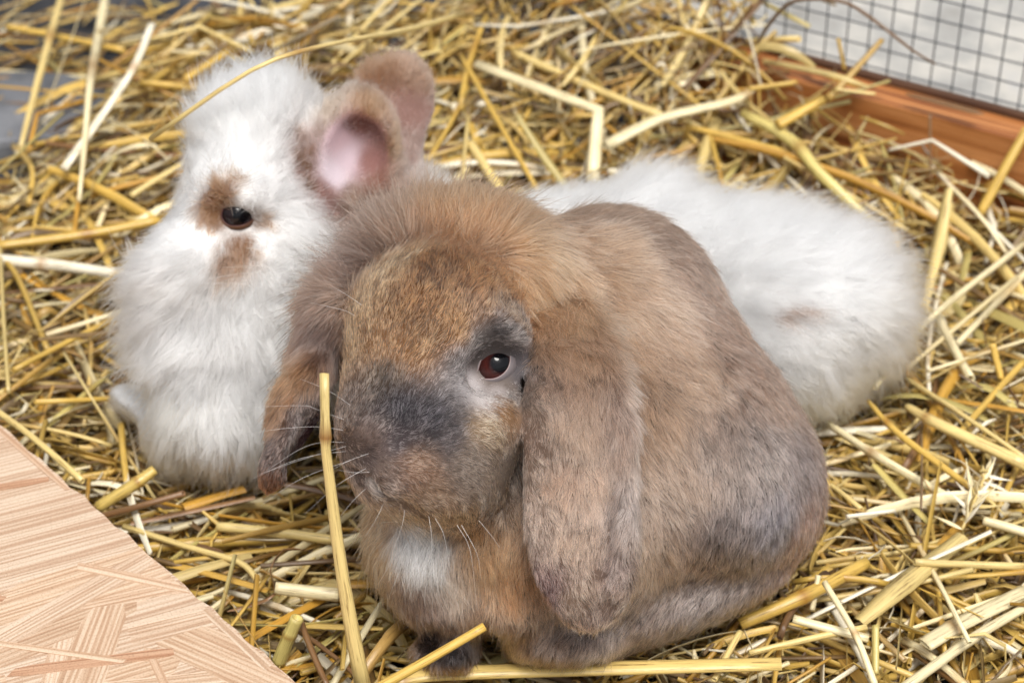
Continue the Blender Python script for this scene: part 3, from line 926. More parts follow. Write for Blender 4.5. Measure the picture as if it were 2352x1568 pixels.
# ---- strand board in the corner
BZ = 0.052
E0, E1 = on_z(0, 975, BZ)[:2], on_z(682, 1568, BZ)[:2]
EE = (E1 - E0) / np.linalg.norm(E1 - E0)
EN = np.array([EE[1], -EE[0]])
if EN[1] > 0: EN = -EN
def board_in(x, y):
    """distance inside the board's edge, positive under the board"""
    return (np.asarray(x) - E0[0]) * EN[0] + (np.asarray(y) - E0[1]) * EN[1]
osb_mat = grain_mat('strand_board_face', (.46, .305, .20), (.57, .42, .30), (.66, .525, .40), scale=(10, 300, 300), rough=.65, obj_col=True, rings=3.6, lo=.40, hi=.60)
osb_face = grain_mat('strand_board_sheet', (.45, .295, .195), (.555, .405, .29), (.64, .505, .385), scale=(7, 240, 240), rough=.65, rings=4.2, turn=-1.25, lo=.40, hi=.60)
osb_edge = noise_mat('strand_board_core', [(.3, (.25, .14, .07)), (.6, (.5, .33, .19)), (.8, (.62, .45, .29))], 90, stretch=(1, 1, 4))
board = empty('strand_board', (*(E0 + EE * .2 + EN * .15), BZ - 0.012))
tag(board, 'pale pinkish strand board with overlapping wood flakes beside the straw', 'board')
bang = math.atan2(EE[1], EE[0])
edge_pts = [(s, 0.0008 * math.sin(s * 310) + 0.0006 * math.sin(s * 730 + 1)) for s in np.linspace(-0.35, 0.62, 90)]
sgn = 1 if (-EE[1] * EN[0] + EE[0] * EN[1]) > 0 else -1
outl = [(s, t) for s, t in edge_pts] + [(0.62, sgn * 0.45), (-0.35, sgn * 0.45)]
me = poly_mesh('core', outl, -0.013, 0.0); me.materials.append(osb_face)
core = bpy.data.objects.new('core', me); core.location = (E0[0], E0[1], BZ); core.rotation_euler = (0, 0, bang); link(core); child_of(core, board)
def clip_poly(poly, a, bnd):
    """keep the part with dot(p, a) >= bnd"""
    out = []
    for i in range(len(poly)):
        p, q = poly[i], poly[(i + 1) % len(poly)]
        dp, dq = p @ a - bnd, q @ a - bnd
        if dp >= 0: out.append(p)
        if dp * dq < 0: out.append(p + (q - p) * dp / (dp - dq))
    return out
r_ = random.Random(5)
tints = [(1, .98, .97), (1.05, 1.0, .96), (.97, .92, .88), (1.04, 1.03, 1.02), (.93, .86, .80), (1.0, .95, .9)]
odd = [(.80, .62, .52), (1.1, 1.08, 1.05), (.90, .78, .68), (.97, .88, .82), (1.05, .98, .92), (1.0, .95, .9)]
NF = 130
for i in range(NF):
    big = i < 75
    L, Wd = (r_.uniform(.05, .12), r_.uniform(.014, .032)) if big else (r_.uniform(.03, .11), r_.uniform(.003, .008))
    s, t = r_.uniform(-.12, .48), sgn * r_.uniform(0, .30)
    a = r_.gauss(1.3, .22) if big else r_.uniform(0, math.pi)
    if 50 <= i < 75: a = r_.uniform(0, math.pi)
    if big and r_.random() < .75: s = r_.uniform(.14, .48)
    ca, sa = math.cos(a), math.sin(a)
    k1, k2 = r_.uniform(-.9, .9), r_.uniform(-.9, .9)
    up_, dn_ = [], []
    for q in range(9):                                   # a splinter: slim, uneven, its ends running out to a point or a torn slant
        u = q / 8
        w = Wd / 2 * min(1, .75 + 6 * u, .7 + 6 * (1 - u)) * r_.uniform(.93, 1.05)
        xx = -L / 2 + L * u
        up_.append(np.array((xx + k1 * w * (1 - u) - k2 * w * u, w))); dn_.append(np.array((xx - k1 * w * (1 - u) + k2 * w * u, -w)))
    loc = dn_ + up_[::-1]
    # clip to the board: (s,t) + R loc must keep sgn*t >= edge
    nrm = np.array((sa * sgn, ca * sgn))
    loc = clip_poly(loc, nrm, -(sgn * t) + 0.0009 + r_.uniform(0, .0008))
    if len(loc) < 3: continue
    me = poly_mesh('wood_flake', [tuple(p) for p in loc], -0.0004, 0.0)
    me.materials.append(osb_mat)
    o = bpy.data.objects.new('wood_flake', me)
    pos = E0 + EE * s + np.array((-EE[1], EE[0])) * t
    o.location = (pos[0], pos[1], BZ + 0.00008 + i * 0.000004)
    o.rotation_euler = (0, 0, bang + a)
    k = r_.choice(tints if (big or r_.random() < .6) else odd); f = r_.uniform(.95, 1.05)
    o.color = (k[0] * f, k[1] * f, k[2] * f, 1)
    link(o); child_of(o, board)

# ================================================================= straw
def sweep(path, rad, sides=7, flat=1.0, roll=0.0, hollow=True):
    """tube along a path; rings squashed to `flat` across; open ends turn inwards"""
    path = np.asarray(path, float); rad = np.asarray(rad, float)
    T = np.gradient(path, axis=0); T /= np.linalg.norm(T, axis=1)[:, None] + 1e-12
    ref = np.array([0, 0, 1.0]) if abs(T[0][2]) < .9 else np.array([1.0, 0, 0])
    Nn = []
    n0 = ref - (ref @ T[0]) * T[0]; n0 /= np.linalg.norm(n0)
    for t in T:
        n0 = n0 - (n0 @ t) * t; n0 /= np.linalg.norm(n0) + 1e-12
        Nn.append(n0)
    Nn = np.array(Nn); Bn = np.cross(T, Nn)
    c, s = math.cos(roll), math.sin(roll)
    Nn, Bn = Nn * c + Bn * s, -Nn * s + Bn * c
    ph = np.linspace(0, 2 * math.pi, sides, endpoint=False)
    ring = lambda p, n, b, r: p + r * (np.cos(ph)[:, None] * b + flat * np.sin(ph)[:, None] * n)
    rows = [ring(path[i], Nn[i], Bn[i], rad[i]) for i in range(len(path))]
    seg = np.concatenate([[0], np.cumsum(np.linalg.norm(np.diff(path, axis=0), axis=1))])
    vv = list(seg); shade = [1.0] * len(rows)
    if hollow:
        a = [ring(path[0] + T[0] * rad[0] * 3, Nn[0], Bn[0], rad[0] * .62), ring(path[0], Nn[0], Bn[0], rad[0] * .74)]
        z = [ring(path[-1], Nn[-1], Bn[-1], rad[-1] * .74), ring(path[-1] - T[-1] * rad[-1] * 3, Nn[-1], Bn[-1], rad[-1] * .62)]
        rows = a + rows + z; vv = [.01, 0] + vv + [seg[-1], seg[-1] - .01]; shade = [.35, 1.25] + shade + [1.25, .35]  # shade inside the hollow ends painted into the tint; cut rims paler
    V = np.concatenate(rows); m = len(rows)
    i, j = np.meshgrid(np.arange(m - 1), np.arange(sides), indexing='ij')
    F = np.stack([i * sides + j, i * sides + (j + 1) % sides, (i + 1) * sides + (j + 1) % sides, (i + 1) * sides + j], -1).reshape(-1, 4)
    U = np.stack([np.tile(np.arange(sides) / sides, m), np.repeat(vv, sides)], 1)
    return V, F, U, np.repeat(shade, sides)

def ribbon(path, hw, roll=0.0, fold=0.35, thick=.00025):
    """split stem or leaf: a strip of two creased halves with thickness"""
    path = np.asarray(path, float); hw = np.asarray(hw, float)
    T = np.gradient(path, axis=0); T /= np.linalg.norm(T, axis=1)[:, None] + 1e-12
    up = np.array([0, 0, 1.0])
    rows = []
    n0 = up - (up @ T[0]) * T[0]
    if np.linalg.norm(n0) < .1: n0 = np.array([1.0, 0, 0])
    n0 /= np.linalg.norm(n0)
    for i, t in enumerate(T):
        n0 = n0 - (n0 @ t) * t; n0 /= np.linalg.norm(n0) + 1e-12
        b = np.cross(t, n0)
        r = roll * (1 + .5 * i / len(T))
        n, bb = n0 * math.cos(r) + b * math.sin(r), b * math.cos(r) - n0 * math.sin(r)
        w = hw[i]
        rows.append(np.array([path[i] - bb * w - n * fold * w, path[i], path[i] + bb * w - n * fold * w,
                              path[i] + bb * w * .97 - n * (fold * w + thick), path[i] - n * thick * 2, path[i] - bb * w * .97 - n * (fold * w + thick)]))
    V = np.concatenate(rows); m, sides = len(rows), 6
    i, j = np.meshgrid(np.arange(m - 1), np.arange(sides), indexing='ij')
    F = np.stack([i * sides + j, i * sides + (j + 1) % sides, (i + 1) * sides + (j + 1) % sides, (i + 1) * sides + j], -1).reshape(-1, 4)
    seg = np.concatenate([[0], np.cumsum(np.linalg.norm(np.diff(path, axis=0), axis=1))])
    U = np.stack([np.tile([0, .25, .5, .6, .75, .95], m), np.repeat(seg, sides)], 1)
    return V, F, U, np.ones(len(V))

def straw_mesh(name, V, F, U, C, mat):
    me = mesh_np(name, V, F)
    colour_attr(me, C)
    uv = me.uv_layers.new(name='UVMap')
    uv.data.foreach_set('uv', np.asarray(U, np.float32)[np.asarray(F).ravel()].ravel())
    me.materials.append(mat)
    return me

m_straw, nt, b, outn = new_mat('straw')
tc = nt.nodes.new('ShaderNodeTexCoord'); att = nt.nodes.new('ShaderNodeAttribute'); att.attribute_name = 'tint'
oi = nt.nodes.new('ShaderNodeObjectInfo')
mp = nt.nodes.new('ShaderNodeMapping'); mp.inputs['Scale'].default_value = (14, 26, 1)
off = nt.nodes.new('ShaderNodeVectorMath'); off.operation = 'MULTIPLY_ADD'; off.inputs[1].default_value = (7, 3, 0)
nt.links.new(oi.outputs['Random'], off.inputs[0]); nt.links.new(tc.outputs['UV'], off.inputs[2])
nt.links.new(off.outputs[0], mp.inputs[0])
nz = nt.nodes.new('ShaderNodeTexNoise'); nz.inputs['Scale'].default_value = 1.6; nz.inputs['Detail'].default_value = 5; nz.inputs['Roughness'].default_value = .7
nt.links.new(mp.outputs[0], nz.inputs['Vector'])
cr = nt.nodes.new('ShaderNodeValToRGB')
cr.color_ramp.elements[0].position = .34; cr.color_ramp.elements[0].color = (.30, .21, .13, 1)
cr.color_ramp.elements[1].position = .72; cr.color_ramp.elements[1].color = (1.18, 1.16, 1.12, 1)
e = cr.color_ramp.elements.new(.45); e.color = (.92, .90, .86, 1)
nt.links.new(nz.outputs['Fac'], cr.inputs[0])
m1 = nt.nodes.new('ShaderNodeMixRGB'); m1.blend_type = 'MULTIPLY'; m1.inputs[0].default_value = 1
m2 = nt.nodes.new('ShaderNodeMixRGB'); m2.blend_type = 'MULTIPLY'; m2.inputs[0].default_value = 1
nt.links.new(att.outputs['Color'], m1.inputs[1]); nt.links.new(oi.outputs['Color'], m1.inputs[2])
nt.links.new(m1.outputs[0], m2.inputs[1]); nt.links.new(cr.outputs[0], m2.inputs[2])
nt.links.new(m2.outputs[0], b.inputs['Base Color'])
b.inputs['Roughness'].default_value = .34
b.inputs['Specular IOR Level'].default_value = .65
bp = nt.nodes.new('ShaderNodeBump'); bp.inputs['Strength'].default_value = .35; bp.inputs['Distance'].default_value = .0006
nt.links.new(nz.outputs['Fac'], bp.inputs['Height']); nt.links.new(bp.outputs[0], b.inputs['Normal'])

GOLD, PALE, CREAM, OCHRE, BRN, OLIVE, WHT = [np.array(c) for c in
    ((.60, .40, .09), (.73, .57, .235), (.84, .74, .47), (.44, .24, .036), (.14, .075, .032), (.48, .40, .14), (.88, .83, .68))]

# ---- prototypes shared by the loose stems
def proto_stem(g, L=.1):
    n = 7
    s = np.linspace(-.5, .5, n)
    bend = g.normal(0, .018, 2)
    kink = g.uniform(-.3, .3); ka = g.normal(0, .22, 2) * (g.random() < .5)
    p = np.stack([s * L, L * (bend[0] * (1 - 4 * s * s) + ka[0] * np.maximum(s - kink, 0)), L * (bend[1] * (1 - 4 * s * s) + ka[1] * np.maximum(s - kink, 0))], 1)
    r = np.full(n, .0017) * np.linspace(1.05, .9, n)
    node = g.integers(1, n - 1)
    r[node] *= 1.22
    V, F, U, sh = sweep(p, r, 5, g.uniform(.3, .95))
    C = sh[:, None] * np.ones(3)
    k = (node + 2) * 5
    C[k:k + 5] *= (.72, .62, .5)
    return V, F, U, C

def proto_blade(g, L=.1):
    n = 7
    s = np.linspace(-.5, .5, n)
    bend = g.normal(0, .05, 2)
    p = np.stack([s * L, L * bend[0] * (1 - 4 * s * s), L * bend[1] * (1 - 4 * s * s)], 1)
    w = .0021 * (1 - .4 * np.abs(s * 2) ** 6) * g.uniform(.9, 1.1, n)
    V, F, U, sh = ribbon(p, w, g.normal(0, .5), g.uniform(.15, .7))
    return V, F, U, sh[:, None] * np.ones(3)

def proto_chaff(g, L=.1):
    n = 4
    s = np.linspace(-.5, .5, n)
    p = np.stack([s * L, g.normal(0, .06) * L * (1 - 4 * s * s), g.normal(0, .05) * L * (1 - 4 * s * s)], 1)
    V, F, U, sh = ribbon(p, .0011 * np.array([.6, 1, 1, .4]), g.normal(0, .6), .3)
    return V, F, U, sh[:, None] * np.ones(3)

g = np.random.default_rng(31)
STEMS = [proto_stem(g) for _ in range(14)]
BLADES = [proto_blade(g) for _ in range(14)]
CHAFF = [proto_chaff(g) for _ in range(8)]

def pick_colour(g, pr, n):
    """tints of n straws"""
    pal = np.array([GOLD, PALE, CREAM, OCHRE, BRN, OLIVE, WHT])
    k = g.choice(7, size=n, p=pr)
    c = pal[k] * g.uniform(.7, 1.15, (n, 1))
    mix = g.random((n, 1)) * .25
    return c * (1 - mix) + pal[g.choice(3, size=n)] * mix

def clear(P, mb, mw):
    """P (n, k, 3): True where no point comes nearer than the margins to a rabbit, the beam or the board"""
    def dist(f, Q):
        ins = ((Q >= f.lo) & (Q <= f.lo + f.h * (f.n - 1))).all(-1)
        return np.where(ins, f.sample(Q), .05)
    ok = (dist(FB, P) > mb).all(1) & (dist(FW, P) > mw).all(1)
    bs = beam_side(P[..., 0], P[..., 1])
    ok &= ~((bs > -.003) & (P[..., 2] < BEAM_TOP + .004)).any(1)
    ok &= ~((bs > .026) & (P[..., 2] < BEAM_TOP + .02)).any(1)
    ok &= ~((board_in(P[..., 0], P[..., 1]) > -.004) & (P[..., 2] > BZ - .02)).any(1)
    ok &= (P[..., 2] > -.0285).all(1)
    return ok

def scatter(g, n, depth_lo, depth_hi, len_mu, len_sd, len_rng, w_rng, pitch_sd, mb, mw):
    x = g.uniform(-.50, .56, n); y = g.uniform(-.30, .80, n)
    keep = g.random(n) > bare(x, y) * .88
    x, y = x[keep], y[keep]; n = len(x)
    L = np.clip(g.lognormal(math.log(len_mu), len_sd, n), *len_rng)
    yaw = g.uniform(0, 2 * math.pi, n)
    side = x < -.05
    yaw = np.where(side & (g.random(n) < .5), g.normal(.35, .5, n), yaw)
    pit = g.normal(0, pitch_sd, n)
    z = h(x, y) - g.uniform(depth_lo, depth_hi, n)
    d = np.stack([np.cos(yaw) * np.cos(pit), np.sin(yaw) * np.cos(pit), np.sin(pit)], 1)
    # rest on the slope of the bed: both ends near its surface
    e = .4 * L
    slope = (h(x + d[:, 0] * e, y + d[:, 1] * e) - h(x - d[:, 0] * e, y - d[:, 1] * e)) / (2 * e)
    d[:, 2] += np.clip(slope, -.6, .6)
    d /= np.linalg.norm(d, axis=1)[:, None]
    c = np.stack([x, y, z], 1)
    P = c[:, None] + d[:, None] * (np.linspace(-.5, .5, 7)[None, :, None] * L[:, None, None])
    lowest = P[..., 2].min(1)
    lift = np.maximum(0, -.027 - lowest); c[:, 2] += lift; P[..., 2] += lift[:, None]
    ok = clear(P, mb, mw)
    c, d, L, yaw = c[ok], d[ok], L[ok], yaw[ok]
    w = g.uniform(*w_rng, len(c))
    return c, d, L, w

def frames(d, g, n):
    up = np.tile([0, 0, 1.0], (n, 1))
    b_ = np.cross(up, d); b_ /= np.linalg.norm(b_, axis=1)[:, None] + 1e-9
    u = np.cross(d, b_)
    r = g.uniform(0, 2 * math.pi, n)
    return b_ * np.cos(r)[:, None] + u * np.sin(r)[:, None], -b_ * np.sin(r)[:, None] + u * np.cos(r)[:, None]

def heap(name, label, protos, c, d, L, w, cols, g):
    n = len(c)
    b_, u = frames(d, g, n)
    which = g.integers(0, len(protos), n)
    Vs, Fs, Us, Cs, base = [], [], [], [], 0
    for k, (V, F, U, C) in enumerate(protos):
        I = np.where(which == k)[0]
        if not len(I): continue
        q = (c[I][:, None] + (V[:, 0] / .1)[None, :, None] * (d[I] * L[I][:, None])[:, None]
             + V[:, 1][None, :, None] * (b_[I] * w[I][:, None])[:, None] + V[:, 2][None, :, None] * (u[I] * w[I][:, None])[:, None])
        q = q.reshape(-1, 3)
        Vs.append(q)
        Fs.append((F[None] + (np.arange(len(I)) * len(V))[:, None, None]).reshape(-1, 4) + base)
        uu = U[None] * np.array([1, 1.0]) + g.random((len(I), 1, 2)) * 7
        uu[..., 1] = uu[..., 1] * 1.0
        Us.append(uu.reshape(-1, 2))
        Cs.append((C[None] * cols[I][:, None]).reshape(-1, 3))
        base += len(q)
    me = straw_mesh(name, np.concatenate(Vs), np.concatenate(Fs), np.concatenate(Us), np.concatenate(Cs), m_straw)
    o = link(bpy.data.objects.new(name, me))
    tag(o, label, 'straw', kind='stuff')
    return len(me.polygons)

g = np.random.default_rng(77)
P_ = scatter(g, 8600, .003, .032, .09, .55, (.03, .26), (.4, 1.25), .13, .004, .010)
tri = heap('straw_bedding', 'deep layer of golden straw stems covering the pen floor', STEMS, *P_, pick_colour(g, [.30, .12, .06, .27, .20, .03, .02], len(P_[0])), g)  # browner mix: the dark of the gaps is put into this layer's colour
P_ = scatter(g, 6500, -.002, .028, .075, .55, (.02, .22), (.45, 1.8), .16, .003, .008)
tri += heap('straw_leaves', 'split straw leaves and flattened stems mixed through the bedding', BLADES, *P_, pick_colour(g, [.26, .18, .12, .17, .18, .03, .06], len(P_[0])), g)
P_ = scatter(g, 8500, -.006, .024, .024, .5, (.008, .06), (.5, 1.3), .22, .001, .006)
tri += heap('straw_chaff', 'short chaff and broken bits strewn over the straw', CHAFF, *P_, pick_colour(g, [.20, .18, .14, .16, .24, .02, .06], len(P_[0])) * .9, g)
print('straw quads', tri)

# ---- loose straws one can pick out, laid where the photograph has them
def lie(x, y, off):
    """point of the bed seen at (x, y), `off` above its surface"""
    z = 0.0
    for _ in range(6):
        p = on_z(x, y, z + off); z = float(h(p[0], p[1]))
    return on_z(x, y, z + off)

def spline(P, n):
    P = np.asarray(P, float)
    if len(P) == 2:
        t = np.linspace(0, 1, n)[:, None]
        return P[0] + (P[1] - P[0]) * t
    out = []
    Q = np.vstack([2 * P[0] - P[1], P, 2 * P[-1] - P[-2]])
    per = max(2, n // (len(P) - 1))
    for i in range(len(P) - 1):
        p0, p1, p2, p3 = Q[i:i + 4]
        for t in np.linspace(0, 1, per, endpoint=False):
            out.append(.5 * (2 * p1 + (p2 - p0) * t + (2 * p0 - 5 * p1 + 4 * p2 - p3) * t * t + (3 * p1 - p0 - 3 * p2 + p3) * t ** 3))
    out.append(P[-1])
    return np.array(out)

hg = np.random.default_rng(5)
def where_lies(p):
    """what a loose straw lies beside"""
    x, y = p[0], p[1]
    if abs(board_in(x, y)) < .07: return 'beside the strand board'
    if beam_side(x, y) > -.075 and x > .1: return 'in front of the orange beam'
    if x < -.24 and y > .25: return 'near the stone slab'
    if x < -.19: return 'beside the white rabbit fore legs' if y < .12 else 'beside the white rabbit face'
    if y > .40: return 'on the mound behind the ears'
    if y > .17 and x < .05: return 'behind the white rabbit neck'
    if y > .15: return 'behind the white rabbit back'
    if x > .16: return 'beside the brown rabbit rump' if y < .04 else 'beside the white rabbit rump'
    return 'around the brown rabbit paws'
def hue(col):
    names = ['golden', 'pale yellow', 'cream', 'ochre', 'dark brown', 'olive', 'whitish']
    pal_ = np.array([GOLD, PALE, CREAM, OCHRE, BRN, OLIVE, WHT])
    v = np.asarray(col, float)
    d_ = ((np.sqrt(pal_) - np.sqrt(v)) ** 2).sum(1)
    k_ = names[int(d_.argmin())]
    return 'brown' if k_ == 'dark brown' and v.mean() > .1 else k_
def say(key, leaf, L, p, col):
    key = hue(col)
    size = 'short' if L < .075 else ('long' if L > .13 else 'medium-length')
    return (f'{size} {key} {"split straw leaf" if leaf else "straw stem"} lying loose {where_lies(p)}', f'{size} {key} straws {where_lies(p)}')
def straw(pts, hw, col, label=None, group=None, kind='stem', off=.012, nodes=(), flat=.85, sharp=False, name=None, fold=.3, roll=None):
    """pts: (x, y) on the bed, (x, y, off) above it, or (x, y, None, d) at view depth d; hw: half width in picture px, one or per point"""
    P = []
    for p in pts:
        if len(p) == 4: P.append(at(p[0], p[1], p[3]))
        else: P.append(lie(p[0], p[1], p[2] if len(p) == 3 else off))
    P = np.array(P)
    n = 14
    if sharp:
        path = np.concatenate([spline(P[i:i + 2], 5)[(1 if i else 0):] for i in range(len(P) - 1)])
    else:
        path = spline(P, n)
    # a little irregularity of its own
    d = np.linalg.norm(P[-1] - P[0])
    path = path + hg.normal(0, .006 * d, 3) * np.sin(np.linspace(0, math.pi, len(path)))[:, None]
    path[:, 2] = np.maximum(path[:, 2], -.026)
    dep = (path - CAM) @ FWD
    w = np.interp(np.linspace(0, 1, len(path)), np.linspace(0, 1, len(np.atleast_1d(hw))), np.atleast_1d(hw)) * dep / FPX
    base = path[0].copy()
    for t in nodes:
        i = int(round(t * (len(path) - 1))); w[i] *= 1.16
    if kind == 'stem':
        V, F, U, sh = sweep(path - base, w, 9, flat, hg.uniform(0, 3) if flat > .7 else 0.0)
        C = sh[:, None] * np.asarray(col)
        for t in nodes:
            i = int(round(t * (len(path) - 1))) + 2
            C[i * 9:(i + 1) * 9] *= (.62, .48, .36)
        s_end = np.linspace(0, 1, len(path) + 4)
        C *= (.93 + .14 * np.repeat(s_end, 9))[:, None]
    else:
        taper = np.ones(len(path)) if kind == 'flat' else np.clip(np.minimum(np.linspace(0, 6, len(path)) + .3, np.linspace(6, 0, len(path)) + .25), 0, 1)
        V, F, U, sh = ribbon(path - base, w * taper * (1 + .08 * np.sin(np.linspace(0, 5, len(path)) + hg.uniform(0, 6))), hg.normal(0, .25) if roll is None else roll, fold)
        C = sh[:, None] * np.asarray(col)
    nm = name or ('loose_straw' if kind == 'stem' else 'split_straw')
    o = link(bpy.data.objects.new(nm, straw_mesh(nm, V, F, U, C, m_straw)))
    o.location = base
    if label is None:
        key = 'pale' if np.mean(col) > .48 else ('golden' if np.mean(col) > .22 else 'brown')
        label, group = say(key, kind != 'stem', d, P.mean(0), col)
    tag(o, label, 'straw', group)
    return o

# around the brown rabbit
straw([(745, 858, None, .945), (751, 1000, None, .95), (757, 1060, None, .955), (790, 1320, None, .975), (838, 1600, None, 1.0)], (13, 13, 14, 18, 23), PALE * .92,
      'tall cut golden stalk standing upright before the brown rabbit face', nodes=(.21, .29), flat=.8)
straw([(820, 1605, None, 1.0), (1113, 1438, None, 1.0)], (13, 11), GOLD * 1.12, 'orange-gold straw stem slanting up with a pale cut tip by the front paws', nodes=(.05,))
straw([(900, 1562, .018), (1020, 1552, .018), (1400, 1540, .019), (1795, 1524, .020)], (20, 22, 22, 20), (PALE * .6 + GOLD * .4), 'thick flattened straw stem lying level in front of the paws', nodes=(.12,), flat=.5)
straw([(640, 1520, .004), (683, 1418, .03)], (20, 18), OLIVE * 1.2, 'short upright hollow straw stub with a ringed joint beside the board', nodes=(.6,))
straw([(690, 1425, .02), (752, 1575, .012)], 9, BRN * 1.7, 'brown straw stem leaning against the hollow stub')
straw([(225, 1165, .012), (310, 1112, .022), (356, 1078, .028)], (17, 17, 14), (GOLD * .6 + OLIVE * .5), 'olive-gold straw stub with a jointed ragged end poking past the board', nodes=(.6,))
straw([(420, 1159), (560, 1117)], 18, OCHRE * 1.25, 'broad flat ochre straw below the white rabbit chest', kind='flat')
straw([(278, 974), (291, 1108)], 8, GOLD, 'short golden straw standing beside the white rabbit fore leg')
straw([(370, 1282), (500, 1315), (620, 1350)], 18, (GOLD * .5 + OCHRE * .6), kind='flat')
straw([(632, 1349, .016), (778, 1366, .014)], (15, 17), CREAM, 'cream hollow straw piece with a white open end beside the tall stalk')
straw([(285, 1209), (450, 1259), (550, 1289), (595, 1334)], 9, PALE)
straw([(790, 1336, .012), (920, 1330, .014)], 16, OCHRE * 1.1, 'frayed orange-brown straw end pointing at the brown rabbit chest', kind='flat')
straw([(300, 1199), (585, 1139)], 10, BRN * 1.9, kind='flat')
straw([(500, 1209), (770, 1240)], 14, PALE)
straw([(-10, 942, .03), (80, 1012, .03), (190, 1105, .03)], 8, PALE, 'thin pale straw running along the edge of the strand board')
straw([(1422, 1515, .006), (1470, 1413, .035)], 8, GOLD * 1.15, 'short golden straw standing against the hind foot of the brown rabbit')
straw([(1462, 1505, .006), (1585, 1398, .03)], (8, 10), GOLD * .9, 'golden leaf tip curling up beside the brown rabbit hind foot', kind='leaf')
straw([(1300, 1478, .012), (1352, 1518, .006)], 8, BRN * 1.5, 'small brown broken stub under the brown rabbit belly')
straw([(522, 1402), (580, 1385), (632, 1362), (620, 1310, .03), (650, 1262, .035), (700, 1262, .03)], (9, 9, 6, 8, 6, 3), BRN * 1.8, 'curled dry brown leaf standing up near the tall stalk', kind='leaf')
# left of the white rabbit
straw([(-10, 597), (120, 607), (312, 634)], (15, 14, 12), WHT * .95, 'thick whitish straw stem pointing at the white rabbit shoulder', nodes=(.45,))
straw([(-10, 565), (200, 535), (365, 505)], 12, GOLD, 'thick golden straw stem ending at the white rabbit cheek', nodes=(.5,))
straw([(143, -10, .05), (95, 170, .04), (47, 342, .02)], (9, 9, 6), PALE * .95, 'long upright straw crossing the bare slab corner', nodes=(.3,))
straw([(243, -10, .05), (231, 88, .045), (217, 187, .04), (203, 310, .03), (182, 462, .02)], (11, 11, 9, 7, 5), CREAM * .95, 'long pale straw hanging beside the bare slab corner', nodes=(.4,))
straw([(349, 56, .05), (293, 176, .04), (146, 388, .02)], (9, 9, 11), WHT, 'broad cream-white straw slanting over the golden bed', nodes=(.4,), flat=.5)
straw([(15, 62, .03), (117, 80, .03), (287, 117, .03)], 7, GOLD * 1.2, 'golden straw with a frayed end reaching over the dark floor')
straw([(346, 319, None, 1.19), (574, 172, None, 1.14), (740, 118, None, 1.175), (940, 75, None, 1.34), (1065, 32, None, 1.52)], (7, 6, 6, 8, 8), PALE * 1.05,
      'long arched straw resting over the white rabbit head tuft', nodes=(.45,))
straw([(346, 91, .03), (454, 60, .035), (580, 120, .03)], 5, PALE, sharp=True)
straw([(524, 120, .02), (425, 182, .02)], 9, GOLD * 1.1)
straw([(322, 190), (484, 206)], 9, GOLD * 1.1)
straw([(220, 225), (82, 262, .025), (62, 360)], 6, OCHRE * 1.4, 'bent orange straw with a sharp kink beside the stone slab', sharp=True)
straw([(202, 190), (97, 287)], 8, WHT * .9)
straw([(117, 322), (258, 299)], 6, CREAM)
straw([(30, 335), (70, 390), (66, 470)], 7, GOLD)
straw([(110, 805), (40, 640), (0, 590)], 8, GOLD * .8)
straw([(30, 850), (330, 700)], 8, GOLD)
straw([(0, 560), (20, 900)], 5, PALE * .8)
straw([(170, 540), (200, 330)], 6, OCHRE * 1.3)
straw([(300, 450), (440, 365)], 8, PALE)
# behind, towards the beam
straw([(1096, 148), (1376, 252, .03), (1361, 418, .008)], (15, 16, 16), CREAM * .95, 'thick pale straw snapped downwards behind the brown rabbit back', sharp=True, flat=.6)
straw([(1391, 335, .025), (1520, 275, .03), (1680, 235, .03), (1735, 202, .03)], (19, 16, 13, 8), CREAM * .92, 'thick pale straw arching up behind the white rabbit back', nodes=(.85,), flat=.6)
straw([(1176, 120), (1521, 268)], 10, PALE)
straw([(1706, 260, .022), (1821, 320, .024), (1886, 395, .02), (1996, 505, .008)], (11, 14, 14, 12), OLIVE * 1.35, 'greenish-gold bent stem leaning on the white rabbit back', nodes=(.45,))
straw([(1576, 290), (1816, 352)], 8, GOLD * 1.1)
straw([(1645, 270, .012), (1591, 452, .012)], 15, PALE * .9, kind='flat')
straw([(2041, 345, .025), (2141, 325, .035), (2271, 405, .03)], (4, 5, 8), WHT * .95, 'bent straw with a white end held before the orange beam', sharp=True)
straw([(2360, 296, .05), (2251, 492, .012)], 13, GOLD * 1.05, 'golden stem propped upright against the orange beam')
straw([(2136, 262, .05), (2138, 418, .012)], 4, BRN * 1.6, 'thin grey-brown stalk standing in front of the orange beam')
straw([(2178, 432, .05), (2150, 560, .03), (2116, 705, .012)], (9, 22, 17), PALE * .95, 'broad split straw standing at the white rabbit rump', kind='flat')
straw([(2026, 92, .075), (1901, 228, .05)], (7, 11), (GOLD + BRN) * .62, 'brownish straw jutting over the orange beam')
straw([(1891, 228, .04), (1786, 287, .03)], 13, GOLD * 1.15, 'yellow cut straw stub resting below the orange beam')
straw([(1231, 55), (1536, 100), (1836, 90)], 8, PALE)
straw([(1060, 130), (1150, 290), (1245, 455)], 7, GOLD * 1.05, 'long golden straw running down to the brown rabbit mane')
straw([(1420, 110), (1683, 175), (1765, 214)], 8, WHT * .9)
straw([(1080, 330), (1150, 440)], 13, PALE)
straw([(1741, 97, .06), (1763, 58, .08), (1800, 15, .10), (1840, 2, .11), (1913, 5, .115), (1960, 22, .115), (2033, 73, .11), (2092, 117, .10), (2150, 148, .09)], (4, 5, 5, 4, 4, 4, 4, 3, 2), BRN * 1.1,
      'thin brown grass stalk arching in front of the wire netting', name='grass_stalk')
straw([(1648, -10, .09), (1661, 80, .06), (1678, 160, .03)], 4, BRN * 1.2, 'dark thin stalk standing where the beam meets the straw', name='grass_stalk')
